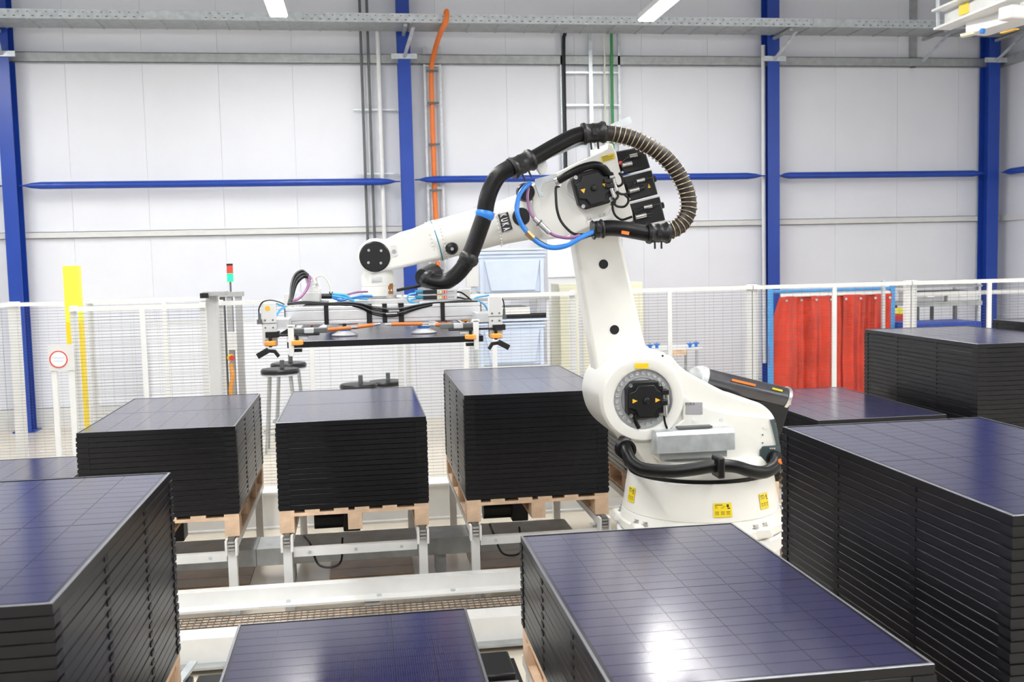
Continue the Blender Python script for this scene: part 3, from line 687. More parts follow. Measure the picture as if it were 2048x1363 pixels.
STACKS = [ # x, y, pallet top, panels, top z, phrase
    (-1.932, YBK, ZB, 17, 1.352, 'back-row stack nearest the yellow post', 1),
    (-.618, YBK, ZB, 17, 1.359, 'back-row stack under the gripper', 1),
    (.696, YBK, ZB, 21, 1.496, 'tall back-row stack left of the robot', 1),
    (.703, YFR, ZF, 12, 1.154, 'front-row stack before the robot base', 1),
    (2.004, YFR, ZF, 24, 1.612, 'big front-row stack at right', 1),
    (-1.908, YFR, ZF, 22, 1.540, 'front-row stack at the left edge', 1),
    (-.604, YFR, ZF, 3, .826, 'low stack at the bottom centre', 1),
    (3.36, YBK, ZB, 12, 1.194, 'low stack before the red curtain', 1),
    (4.655, YBK, ZB, 27, 1.725, 'tall back-row stack right of the curtain', 1),
    (5.955, YBK, ZB, 28, 1.778, 'rearmost stack at the right edge', 1),
    (-3.245, YBK, ZB, 4, .885, 'low back-row stack at the left edge', 1),
    (2.03, YBK + .05, ZB, 10, 1.12, 'half-hidden stack behind the robot base', 0)]
for (x, y, zp, n, ztop, ph, cells) in STACKS:
    pitch = (ztop - zp) / n
    conveyor(x, y, zp - .157, y > 5, 'white chain conveyor under the ' + ph)
    pallet(x, y, zp, 'pine pallet under the ' + ph)
    for k in range(n):
        j = 0 if k == n - 1 else random.uniform(-.0012, .0012)
        i_ = n - 1 - k
        lab = ('top' if i_ == 0 else ORD[i_]) + (' black solar panel on the ' if i_ == 0 else ' black solar panel from top of the ') + ph
        solar_panel(x + j, y + random.uniform(-.001, .001), zp + .0005 + k * pitch + (pitch - PH_ - .0005), lab, 'solar panels in the ' + ph, k == n - 1, cells)
plank_m = mat('brown_plywood', (0.30, 0.19, 0.11), 0.4, var=0.3, scale=2.5, bump=0.1, bscale=14)
for x0, x1, lab in ((-2.1, -.93, 'the left rear conveyor'), (-.32, .34, 'the middle rear conveyor'), (.80, 1.75, 'the rear conveyor left of the robot')):
    e = empty('plywood_board', ((x0 + x1) / 2, 7.7, 0), 'brown plywood board lying on the floor under ' + lab, 'board', 'plywood boards under the rear conveyors')
    for k in range(3): part('plank', MB().box(x0, x1, 7.88 + k * .22, 8.095 + k * .22, 0, .010), plank_m, e)
# galvanised cable duct under the rear conveyors
e = empty('cable_duct', (0, 8.0, 0), 'grey galvanised cable duct running under the rear conveyors', 'cable duct')
part('duct', MB().box(-4, 1.6, 7.78, 8.14, .17, .30), galv_dull, e)
for xx in (-2.3, -.62, .55): part('support', MB().box(xx - .04, xx + .04, 7.86, 8.06, 0, .17), galv_dull, e)
part('lid_joint', MB().box(-.86, -.855, 7.777, 8.14, .17, .302), dk_grey, e)
# white rail track between the rows
e = empty('transfer_rail', (-.8, 6.8, 0), 'white channel rail on the floor before the rear conveyors', 'rail')
part('top_flange', MB().box(-4.2, 1.45, 6.83, 6.90, .285, .30), white_p, e)
part('web', MB().box(-4.2, 1.45, 6.815, 6.83, .21, .30), white_p, e)
part('bottom_flange', MB().box(-4.2, 1.45, 6.71, 6.815, .195, .21), white_p, e)
for xx in (-3.4, -1.4, 0.0, 1.2): part('rail_foot', MB().box(xx - .05, xx + .05, 6.74, 6.88, 0, .195), white_p, e)
for xx in (-.55, .05, .55): part('bolt', MB().cyl((xx, 6.77, .21), (xx, 6.77, .222), .016, n=10), galv, e)
e = empty('steel_grating', (-.8, 6.58, 0), 'brown rusty grating strip between the two white rails', 'grating')
part('pan', MB().box(-4.2, 1.45, 6.50, 6.70, .12, .166), brown_g, e)
gm = MB(); xx = -4.2
while xx < 1.45: gm.box(xx, xx + .005, 6.50, 6.70, .166, .172); xx += .042
for yy in (6.50, 6.55, 6.60, 6.65, 6.694): gm.box(-4.2, 1.45, yy, yy + .005, .166, .172)
part('grating_bars', gm, dk_grey, e, kind='stuff')
part('support', MB().box(-4.2, 1.45, 6.52, 6.54, 0, .12).box(-4.2, 1.45, 6.66, 6.68, 0, .12), white_b, e)
e = empty('transfer_rail', (-.8, 6.35, 0), 'white rail nearest the low front stack, with rusty rear edge', 'rail')
part('top', MB().box(-4.2, 1.45, 6.22, 6.40, .185, .20), white_p, e)
part('web', MB().box(-4.2, 1.45, 6.22, 6.24, .05, .185), white_p, e)
part('bottom_flange', MB().box(-4.2, 1.45, 6.14, 6.24, .035, .05), galv_dull, e)
part('rear_strip', MB().box(-4.2, 1.45, 6.405, 6.46, .13, .165), rust_m, e)
part('rear_lip', MB().box(-4.2, 1.45, 6.40, 6.47, .165, .172), white_b, e)
for xx in (-3.4, -1.4, 0.0, 1.2): part('rail_foot', MB().box(xx - .06, xx + .06, 6.26, 6.38, 0, .185), white_p, e)
# black energy chain on its tray before the front conveyors
e = empty('energy_chain', (-.85, 4.95, 0), 'black energy chain with grey bars between the left stacks', 'energy chain')
part('tray', MB().box(-1.1, .75, 4.75, 5.3, .28, .30), black_pl, e)
for i in range(9):
    part('link', MB().box(-1.08 + i * .2, -.9 + i * .2, 4.86, 5.16, .30, .40), black_pl, e, bevel=0.01)
for i in range(4): part('cross_bar', MB().bar((-.98 + i * .45, 4.78, .42), (-.92 + i * .45, 5.28, .42), .04, .02), galv, e)
part('roller', MB().cyl((-1.05, 4.8, .36), (.7, 4.8, .36), .03, n=12), steel, e)
for xx in (-1.0, .65): part('stand', MB().box(xx - .04, xx + .04, 4.9, 5.1, 0, .28), dk_grey, e)
# ================================================================== ROBOT
RX, RY = 2.18, 6.40
KP = .00312                                  # metres per photograph pixel near the robot
rob = empty('industrial_robot', (RX, RY, 0), 'white six-axis industrial robot arm with black hose package', 'robot')
# pedestal and base
ped = part('pedestal', MB().lathe([(.40, 0), (.40, .02), (.33, .05), (.33, .56), (.55, .58), (.555, .66), (.54, .672)], (RX, RY, 0), 56), white_p, rob)
for i in range(6):
    a = PI / 6 + i * PI / 3
    part('gusset', MB().bar((RX + .33 * math.cos(a), RY + .33 * math.sin(a), .3), (RX + .47 * math.cos(a), RY + .47 * math.sin(a), .3), .03, .55), white_p, ped)
base = part('base_frame', MB().lathe([(.53, .675), (.545, .69), (.545, .735), (.53, .745), (.525, .765), (.515, .80), (.508, .803), (.508, .806), (.513, .81), (.475, 1.035), (.470, 1.04)], (RX, RY, 0), 72), robot_w, rob)
for i in range(8):
    a = -PI / 2 + (i + .5) * PI / 4 + .06
    c = Vector((RX + .50 * math.cos(a), RY + .50 * math.sin(a), .70))
    part('lug', MB().prism([(c.x - .085, .69), (c.x + .085, .69), (c.x + .07, .755), (c.x - .07, .755)], c.y - .06, c.y + .06), robot_w, base, bevel=0.012)
    for s in (-1, 1):
        b = c + Vector((-math.sin(a), math.cos(a), 0)) * .04 * s + Vector((math.cos(a), math.sin(a), 0)) * .01
        part('bolt', MB().cyl((b.x, b.y, .755), (b.x, b.y, .760), .032, n=14).cyl((b.x, b.y, .760), (b.x, b.y, .777), .024, n=10), steel, base)
def base_label(px, w, h, z):
    # bent label on the conical base, at the azimuth seen in the photograph
    best = None
    for i in range(720):
        a = PI + i / 720 * PI; r = .515 - (z - .81) * .155 + .003
        p = Vector((RX + r * math.cos(a), RY + r * math.sin(a), z)); d = p - Vector((0, 0, EYE))
        u = 1024 + FPX * d.dot(RGT) / d.dot(FWD)
        if best is None or abs(u - px) < best[0]: best = (abs(u - px), a)
    a0 = best[1]; vs = []; n = 6
    for k in range(n + 1):
        for zz in (z - h / 2, z + h / 2):
            a = a0 + (k / n - .5) * w / .5; r = .515 - (zz - .81) * .155
            for dr in (0.0005, .003): vs.append((RX + (r + dr) * math.cos(a), RY + (r + dr) * math.sin(a), zz))
    fs = []
    for k in range(n):
        o = k * 4; q = o + 4; fs += [(o + 1, q + 1, q + 3, o + 3), (o, o + 2, q + 2, q), (o + 2, o + 3, q + 3, q + 2), (o, q, q + 1, o + 1)]
    fs += [(0, 1, 3, 2), (n * 4, n * 4 + 2, n * 4 + 3, n * 4 + 1)]
    return MB().add(vs, fs), a0
for px, w, h, z in ((1446, .115, .085, .885), (1529, .085, .095, .905), (1262, .085, .095, .915)):
    mb, a0 = base_label(px, w, h, z); sl = part('warning_label', mb, sticker, base, smooth=60)
    pr = MB()
    for u0, u1, v0, v1 in ((.08, .5, .10, .15), (.08, .62, .22, .25), (.08, .56, .31, .34), (.72, .84, .10, .30), (.76, .9, .34, .42), (.08, .3, .60, .64), (.08, .28, .70, .73), (.08, .3, .79, .82), (.38, .6, .60, .64), (.38, .58, .70, .73), (.38, .6, .79, .82), (.68, .9, .60, .64), (.68, .88, .70, .73), (.68, .9, .79, .82)):
        q = []
        for u, v in ((u0, v1), (u1, v1), (u1, v0), (u0, v0)):
            aa = a0 + (u - .5) * w / .5; zz = z + h * (.5 - v); r = .515 - (zz - .81) * .155 + .0036
            q.append((RX + r * math.cos(aa), RY + r * math.sin(aa), zz))
        pr.add(q, [(0, 1, 2, 3)])
    part('label_print', pr, print_d, sl)
part('seal_ring', MB().lathe([(.45, 1.045), (.472, 1.045), (.472, 1.062), (.45, 1.062)], (RX, RY, 0), 64, 'z', True), black_rub, rob)
part('turntable', MB().lathe([(.44, 1.064), (.462, 1.064), (.462, 1.10), (.42, 1.16)], (RX, RY, 0), 64), robot_w, rob)
# carousel (rotating column)
CP = [(1199,800),(1201,776),(1209,754),(1222,737),(1238,724),(1258,715),(1280,709),(1300,709),(1312,708),(1320,704),(1328,704),(1334,709),(1343,712),(1362,733),(1380,746),(1402,758),(1440,778),(1478,795),(1503,801),(1520,806),(1535,816),(1546,828),(1552,842),(1558,870),(1562,900),(1563,925),(1556,940),(1480,945),(1400,945),(1320,940),(1292,925),(1278,905),(1266,892),(1246,877),(1222,856),(1207,832)]
car = part('carousel', MB().prism(xz(round_poly(CP), 6.16), 6.16, 6.68), robot_w, rob, bevel=0.02, seg=3)
RP = [(1345,760),(1358,782),(1385,802),(1425,818),(1462,826),(1500,829),(1544,834),(1551,845),(1559,893),(1561,925),(1480,938),(1400,938),(1330,932),(1300,905),(1320,872),(1345,852),(1366,838),(1364,810),(1352,785)]
part('front_cheek', MB().prism(xz(RP, 6.15), 6.135, 6.17), robot_w, car, bevel=0.012, seg=3)
A2 = at(1286, 798, 6.12)
part('axis_ring', MB().lathe([(.270, .06), (.268, .02), (.255, .0), (.205, -.004), (.19, .004), (.188, .055), (.188, .06)], (A2.x, 6.11, A2.z), 64, 'y'), robot_w, car)
ax = part('gear_flange', MB().lathe([(.187, 0), (.187, -.016), (.135, -.016), (.13, -.008), (.05, -.008)], (A2.x, 6.160, A2.z), 64, 'y'), alu_d, car, label='grey gear flange with a ring of bolts')
for i in range(26):
    a = 2 * PI * (i + .3) / 26; c = (A2.x + .163 * math.cos(a), A2.z + .163 * math.sin(a))
    part('bolt', MB().lathe([(.0115, 0), (.0115, -.010), (.006, -.010), (.005, -.004)], (c[0], 6.144, c[1]), 12, 'y'), lt_grey, ax)
def motor_cover(c, y0, size, rot, parent, flip=0, name='motor'):
    def R(pts, k=1.0):
        ca, sa = math.cos(rot), math.sin(rot)
        return [(c[0] + (x * ca - z * sa) * size * k, c[1] + (x * sa + z * ca) * size * k) for x, z in pts]
    o8 = [(-.5,-.34),(-.34,-.5),(.34,-.5),(.5,-.34),(.5,.34),(.34,.5),(-.34,.5),(-.5,.34)]
    mo = part(name, MB().prism(R(o8), y0 - .07, y0), motor_bk, parent, bevel=0.008, label='black servo motor cover')
    p2 = [(-.46,-.18),(-.28,-.24),(-.2,-.42),(.2,-.42),(.28,-.24),(.46,-.18),(.46,.2),(.3,.26),(.22,.40),(-.22,.40),(-.3,.26),(-.46,.2)]
    part('raised_cap', MB().prism(R(p2), y0 - .092, y0 - .07), motor_bk, mo, bevel=0.004)
    part('centre_knob', MB().lathe([(.09 * size, 0), (.085 * size, -.012), (.06 * size, -.018), (.01 * size, -.02)], (c[0], y0 - .092, c[1]), 20, 'y'), motor_bk, mo)
    for s in (-1, 1):
        t = [(s * .31 - .07, -.06), (s * .31 + .07, 0), (s * .31 - .07, .06)] if not flip else [(s * .31 - .07, .05), (s * .31 + .07, .05), (s * .31, -.07)]
        part('warning_triangle', MB().prism(R(t), y0 - .0935, y0 - .092), amber, mo)
    for sx in (-1, 1):
        for sz in (-1, 1):
            q = R([(sx * .40, sz * .40)])[0]
            part('bolt', MB().lathe([(.012, 0), (.012, -.008), (.006, -.008), (.005, -.003)], (q[0], y0 - .07, q[1]), 12, 'y'), steel, mo)
    return mo
m2 = motor_cover((A2.x + .005, A2.z + .0), 6.15, .235, .0, car)
part('plug', MB().box(A2.x + .105, A2.x + .15, 6.05, 6.11, A2.z + .03, A2.z + .065), black_pl, m2, bevel=0.006)
part('plug', MB().box(A2.x + .10, A2.x + .14, 6.05, 6.11, A2.z - .035, A2.z + .0), black_pl, m2, bevel=0.006)
part('connector', MB().cyl((A2.x + .125, 6.07, A2.z - .035), (A2.x + .128, 6.07, A2.z - .10), .014, n=12), steel, m2)
part('connector', MB().cyl((A2.x + .14, 6.07, A2.z + .03), (A2.x + .145, 6.07, A2.z - .03), .010, n=12), steel, m2)
cable('motor_cable', [(1268, 828, 6.08), (1271, 842, 6.10), (1278, 856, 6.10)], .013, black_rub, m2)
cable('motor_cable', [(1328, 830, 6.08), (1330, 845, 6.09), (1334, 856, 6.10)], .007, black_rub, m2)
def sticker_px(name, quad, Y, m_, parent, t=.0015, bars=(), bm=None):
    s = part(name, MB().prism(xz(quad, Y), Y - t, Y), m_, parent)
    (ax_, ay), (bx_, by), (cx_, cy), (dx, dy) = quad
    if bars:
        pr = MB()
        for u0, u1, v0, v1 in bars:
            q = []
            for u, v in ((u0, v0), (u1, v0), (u1, v1), (u0, v1)):
                X = (ax_ * (1-u) + bx_ * u) * (1-v) + (dx * (1-u) + cx_ * u) * v; Z = (ay * (1-u) + by * u) * (1-v) + (dy * (1-u) + cy * u) * v
                q.append((X, Z))
            pr.prism(xz(q, Y - t), Y - t - .0005, Y - t)
        part('print', pr, bm or print_d, s)
    return s
BARS = [(.08, .55, .12, .2), (.08, .92, .32, .38), (.08, .92, .5, .56), (.08, .8, .68, .74), (.08, .9, .84, .9)]
sticker_px('yellow_label', [(1270,726),(1297,726),(1297,737),(1270,737)], 6.105, sticker, car, bars=BARS[1:], bm=amber)
npl = sticker_px('name_plate', [(1371,804),(1405,804),(1405,828),(1371,828)], 6.134, plate_g, car, bars=[(.04,.6,.25,.28),(.04,.9,.4,.43),(.04,.9,.52,.55),(.04,.9,.64,.67),(.04,.7,.76,.79),(.04,.55,.88,.96)], bm=print_g)
q = at(1380, 807.5, 6.132); part('lettering', text_mb('KUKA', .024, (q.x, 6.1315, q.z), (1, 0, 0), (0, 0, 1)), print_d, npl)
for px, py, r, m_ in ((1389, 841, .012, robot_w), (1442, 839, .012, lt_grey), (1529, 853, .014, robot_w), (1525, 869, .004, dark_gap), (1525, 885, .004, dark_gap), (1350, 727, .010, robot_w), (1325, 711, .006, dark_gap)):
    Yp = 6.135 if py > 800 else 6.16
    q = at(px, py, Yp); part('screw_cap', MB().cyl((q.x, Yp + .002, q.z), (q.x, Yp - .006, q.z), r, n=14), m_, car)
dome = at(1512, 832, 6.3)
part('rear_dome', MB().sphere((dome.x - .02, 6.30, dome.z - .03), .115, 24, 12), robot_w, car)
# galvanised cover box and plates on the carousel
cb = part('cover_box', MB().prismx([(6.00, at(1400, 903, 6.0).z), (6.00, at(1400, 868, 6.0).z), (6.02, at(1400, 861, 6.0).z + .004), (6.135, at(1400, 855, 6.1).z), (6.135, at(1400, 903, 6.1).z)], at(1313, 880, 6.0).x, at(1471, 880, 6.0).x), galv, rob, bevel=0.006, label='galvanised sheet cover')
part('lower_plate', MB().box(at(1320, 905, 6.06).x, at(1454, 905, 6.06).x, 6.06, 6.075, at(1400, 915, 6.06).z, at(1400, 900, 6.06).z), galv_dull, cb)
part('slot', MB().box(at(1356, 858, 6.05).x, at(1424, 858, 6.05).x, 6.04, 6.10, at(1400, 862, 6.05).z + .020, at(1400, 862, 6.05).z + .032), dk_grey, cb)
hp = part('hose_port_plate', MB().prism(xz([(1541,839),(1549,837),(1560,893),(1564,940),(1520,936),(1520,900),(1526,892),(1554,890)], 6.125), 6.118, 6.134), green_gr, rob, label='dark green-grey bracket plate')
q = at(1549, 917, 6.11); part('port_ring', MB().lathe([(.052, 0), (.052, -.02), (.04, -.02), (.04, 0)], (q.x, 6.118, q.z), 28, 'y', True), black_pl, hp)
for px in (1540, 1544, 1548): 
    q = at(px, 896, 6.115); part('bolt', MB().cyl((q.x, 6.118, q.z), (q.x, 6.108, q.z), .006, n=8), steel, hp)
# lower hose
lh = part('lower_hose', MB().tube(px_path([(1249,880,6.16),(1251,893,6.04),(1256,912,5.95),(1268,928,5.91),(1290,938,5.88),(1340,942,5.86),(1385,938,5.86),(1430,931,5.87),(1468,932,5.87),(1500,941,5.88),(1525,944,5.90),(1543,937,5.93),(1553,924,5.98),(1552,916,6.06),(1549,915,6.12)], 6), .040, 16), black_rub, rob, label='thick black corrugated hose')
q = at(1437, 934, 5.86); part('clamp', MB().box(q.x - .022, q.x + .022, 5.80, 5.93, q.z - .06, q.z + .07), black_pl, lh, bevel=0.01)
q = at(1250, 897, 6.05); part('clamp', MB().lathe([(.062, .03), (.062, -.03), (.045, -.03), (.045, .03)], (q.x, 6.04, q.z), 20, 'y', True), black_pl, lh)
q = at(1555, 920, 5.97); part('orange_label', MB().box(q.x - .014, q.x + .010, 5.925, 5.93, q.z - .016, q.z + .016), orange_c, lh)
# counterbalance cylinder on the far side
bal = part('counterbalance', MB().cyl(at(1405, 757, 6.78), at(1569, 796, 6.78), .078, n=32), balancer_m, rob, label='dark polished counterbalance cylinder')
part('end_collar', MB().cyl(at(1396, 754, 6.78), at(1410, 758, 6.78), .088, n=32), galv, bal, bevel=0.01)
part('end_dome', MB().sphere(at(1397, 755, 6.78), .082, 20, 10), galv_dull, bal)
part('end_rim', MB().cyl(at(1567, 795, 6.78), at(1573, 797, 6.78), .085, n=32), steel, bal)
part('side_label', MB().bar(at(1464, 759, 6.70), at(1511, 770, 6.70), .004, .016), orange_c, bal)
part('yellow_label', MB().bar(at(1545, 776, 6.70), at(1565, 781, 6.70), .004, .012), sticker, bal)
part('support_bracket', MB().prism(xz([(1425,778),(1500,800),(1574,806),(1577,812),(1560,868),(1550,866),(1540,850),(1520,812),(1470,800)], 6.74), 6.72, 6.86), black_pl, bal, bevel=0.008)
q = at(1577, 806, 6.78); part('valve', MB().cyl((q.x - .02, 6.78, q.z), (q.x + .015, 6.78, q.z), .012, n=10), steel, bal)
# link arm
LP = [(1150,470),(1152,500),(1168,600),(1184,690),(1194,750),(1200,800),(1240,850),(1300,850),(1340,800),(1345,745),(1320,722),(1303,706),(1293,692),(1287,672),(1268,590),(1252,520),(1243,480),(1240,455),(1235,440),(1160,440)]
la = part('link_arm', MB().prism(xz(LP, 6.44), 6.44, 6.62), robot_w, rob, bevel=0.022, seg=3)
for px, py in ((1207, 528), (1229, 659)):
    q = at(px, py, 6.438); part('plug_disc', MB().cyl((q.x, 6.442, q.z), (q.x, 6.436, q.z), 9.3 * .0033, n=28), black_pl, la)
# upper arm: elbow housing, tube, extension, wrist
HP = [(1062,372),(1074,364),(1112,346),(1160,322),(1203,303),(1213,298),(1216,292),(1214,286),(1226,288),(1228,297),(1233,305),(1238,330),(1248,368),(1258,402),(1265,425),(1267,442),(1240,446),(1222,440),(1184,451),(1150,466),(1120,476),(1098,476),(1082,462),(1066,420)]
el = part('elbow_housing', MB().prism(xz(HP, 6.22), 6.215, 6.62), robot_w, rob, bevel=0.03, seg=4)
def cyl_px(name, p, q, r0, r1, m_, parent, Y=6.40, n=40, **k):
    return part(name, MB().cyl(at(*p, Y), at(*q, Y), r0, r1, n), m_, parent, **k)
ub = cyl_px('upper_arm_tube', (999, 447), (1108, 417), .134, .166, robot_w, rob, bevel=0.006)
cyl_px('collar', (1068, 428), (1074, 426), .165, .165, robot_w, ub)
cyl_px('flange', (991, 449), (1001, 446), .138, .138, robot_w, ub, bevel=0.004)
ex = cyl_px('arm_extension', (877, 480), (994, 448), .126, .130, robot_w, rob)
cyl_px('extension_flange', (866, 483), (880, 479), .130, .130, robot_w, ex, bevel=0.003)
cyl_px('seal_line', (871.5, 481.6), (873.5, 481), .1312, .1312, teal, ex)
d = (at(873, 481, 6.4) - at(994, 448, 6.4)).normalized(); side = Vector((0, -1, 0)); upn = d.cross(side).normalized()
for (px, py) in ((861, 484.5), (883, 478.5), (990, 450)):
    c = at(px, py, 6.4); R_ = .1295 if px < 900 else .1415
    for i in range(15):
        a = -1.25 + i * 2.5 / 14
        p = c + (side * math.cos(a) + upn * math.sin(a)) * R_
        part('bolt', MB().sphere(p, .0062, 8, 5), robot_w, ex)
def arc(cx, cy, r, a0, a1, n):
    return [(cx + r * math.cos(math.radians(a0 + (a1 - a0) * i / n)), cy - r * math.sin(math.radians(a0 + (a1 - a0) * i / n))) for i in range(n + 1)]
WP = [(868, 445), (800, 464)] + arc(751, 512, 36, 62, 255, 18) + [(775, 541), (800, 537), (884, 516)]
wr_ = part('wrist', MB().prism(xz(WP, 6.28), 6.28, 6.52), robot_w, rob, bevel=0.028, seg=3)
cyl_px('wrist_neck', (866, 483), (820, 496), .126, .105, robot_w, wr_)
q = at(749.5, 513, 6.272)
wd = part('wrist_cover', MB().lathe([(.094, .012), (.094, 0), (.086, -.006), (.01, -.008)], (q.x, 6.274, q.z), 48, 'y'), black_pl, wr_, label='black round wrist cover with four screws')
for i in range(4):
    a = math.radians(62 + i * 90) 
    p = (q.x + .046 * math.cos(a - .35) * 1.15, q.z + .046 * math.sin(a - .35) * 1.15)
    part('screw', MB().cyl((p[0], 6.268, p[1]), (p[0], 6.262, p[1]), .0085, n=12), steel, wd)
sticker_px('oval_window', [(780, 491), (792, 490), (796, 511), (784, 514)], 6.279, lt_grey, wr_, t=.003)
q = at(788, 502, 6.274); part('oil_plug', MB().cyl((q.x, 6.28, q.z), (q.x, 6.268, q.z), .012, n=12), steel, wr_)
q = at(904, 496, 6.27); bp = part('buffer_dome', MB().lathe([(.040, .03), (.040, .0), (.032, -.014), (.012, -.02)], (q.x, 6.285, q.z), 28, 'y'), black_pl, ex)
part('dome_screw', MB().cyl((q.x, 6.266, q.z - .005), (q.x, 6.256, q.z - .005), .010, n=12), galv, bp)
q = at(1043, 433, 6.25); part('round_cover', MB().lathe([(.056, .05), (.056, 0), (.05, -.006), (.01, -.007)], (q.x, 6.255, q.z), 36, 'y'), black_pl, ub)
WX = at(757, 560, 6.4).x
hd = part('hand', MB().lathe([(.100, .0), (.104, .03), (.104, .055), (.100, .056), (.100, .06), (.104, .062), (.104, .12), (.09, .16)], (WX, 6.40, 2.245), 40), robot_w, rob)
for i in range(14):
    a = PI + PI * (i + .5) / 14; part('bolt', MB().cyl((WX + .104 * math.cos(a), 6.4 + .104 * math.sin(a), 2.278), (WX + .108 * math.cos(a), 6.4 + .108 * math.sin(a), 2.278), .006, n=8), white_p, hd)
part('cover_window', MB().box(WX - .045, WX + .02, 6.29, 6.30, 2.33, 2.362), alu_d, hd, bevel=0.006)
part('rust_streak', MB().lathe([(.1046, .012), (.1052, .012), (.1052, .058), (.1046, .058)], (WX, 6.40, 2.245), 40), rust_m, hd) if False else None
rsv = []
for k in range(4):
    a = math.radians(-58 + k * 8); 
    for zz in (2.255, 2.32): rsv.append((WX + .1052 * math.cos(a), 6.4 + .1052 * math.sin(a), zz - (.02 if k == 0 and zz > 2.3 else 0)))
part('rust_stain', MB().add(rsv, [(0, 2, 3, 1), (2, 4, 5, 3), (4, 6, 7, 5)]), rust_m, hd)
part('mounting_flange', MB().cyl((WX, 6.40, 2.230), (WX, 6.40, 2.245), .112, n=40).cyl((WX, 6.40, 2.218), (WX, 6.40, 2.230), .13, n=40), steel, rob)
# logo tiles on the upper arm
lq = [(996.2, 428.3), (1015.8, 423.2), (1025.7, 458.6), (1005.6, 465.2)]
Yl = 6.253
def lerp2(u, v):
    (a, b), (c, d_), (e_, f_), (g_, h_) = lq
    return ((a * (1-u) + c * u) * (1-v) + (g_ * (1-u) + e_ * u) * v, (b * (1-u) + d_ * u) * (1-v) + (h_ * (1-u) + f_ * u) * v)
upd = (at(*lerp2(1, .5), Yl) - at(*lerp2(0, .5), Yl)); rtd = (at(*lerp2(.5, 1), Yl) - at(*lerp2(.5, 0), Yl))
for i, ch in enumerate('KUKA'):
    v0, v1 = i / 4 + .004, (i + 1) / 4 - .018
    tl = part('logo_tile', MB().prism(xz([lerp2(0, v0), lerp2(1, v0), lerp2(1, v1), lerp2(0, v1)], Yl), Yl, Yl + .035), print_d, ub)
    cpx = lerp2(.46, (v0 + v1) / 2); c = at(*cpx, Yl - .0006)
    mb = text_mb(ch, 1.0, (0, 0, 0), (1, 0, 0), (0, 1, 0), 0.035)
    xs = [v.x for v in mb.v]; ys = [v.y for v in mb.v]; wx, wy = max(xs) - min(xs), max(ys) - min(ys); mx_, my_ = (max(xs) + min(xs)) / 2, (max(ys) + min(ys)) / 2
    ru, uu = rtd.normalized(), upd.normalized()
    tw, th = rtd.length / 4 * .66, upd.length * .66
    mb.v = [Vector((c.x, Yl - .0008, c.z)) + ru * ((v.x - mx_) / wx * tw) + uu * ((v.y - my_) / wy * th) for v in mb.v]
    part('letter', mb, sign_w, tl)
# elbow motor, plate and pipes
pl = part('motor_plate', MB().prism(xz([(1130,372),(1138,354),(1160,340),(1190,328),(1212,330),(1226,400),(1222,408),(1168,424),(1158,416),(1146,396),(1134,388)], 6.21), 6.195, 6.22), lt_grey, el, bevel=0.008, seg=3, label='light grey motor mounting plate')
q = at(1184, 377, 6.16)
m3 = motor_cover((q.x, q.z), 6.195, .225, math.radians(14), el, flip=1)
cable('black_pipe', [(1117, 361, 6.13), (1135, 350, 6.11), (1160, 337, 6.10), (1185, 330, 6.10), (1203, 333, 6.10), (1214, 345, 6.11), (1217, 352, 6.14)], .024, black_rub, el, n=14)
cable('pipe_ferrule', [(1112, 364, 6.14), (1118, 361, 6.13)], .028, steel, el, n=14)
sticker_px('yellow_label', [(1201,313),(1228,306),(1230,317),(1205,325)], 6.213, sticker, el, bars=BARS)
for k, (pts, m_) in enumerate((([(1219,355),(1229,352)], steel), ([(1226,357),(1233,382)], steel), ([(1222,376),(1228,394)], steel))):
    part('connector', MB().cyl(at(*pts[0], 6.10), at(*pts[1], 6.10), .0125, n=12), m_, el)
for p in ((1213, 362), (1216, 372)): 
    q = at(*p, 6.11); part('plug', MB().box(q.x - .02, q.x + .03, 6.08, 6.14, q.z - .014, q.z + .014), black_pl, el, bevel=0.005)
for pts in ([(1232,383),(1236,392),(1230,400),(1222,406)], [(1226,395),(1230,404),(1222,410)], [(1219,350),(1224,346),(1226,353),(1231,368),(1238,372),(1245,366),(1244,355),(1238,345)], [(1230,378),(1240,387),(1252,388),(1258,383)], [(1226,404),(1234,412),(1248,413),(1256,405),(1256,396),(1250,390)], [(1225,408),(1226,420),(1232,432),(1244,439),(1256,436),(1264,433)]):
    cable('motor_cable', pts, .0075, black_rub, el, Y=6.10)
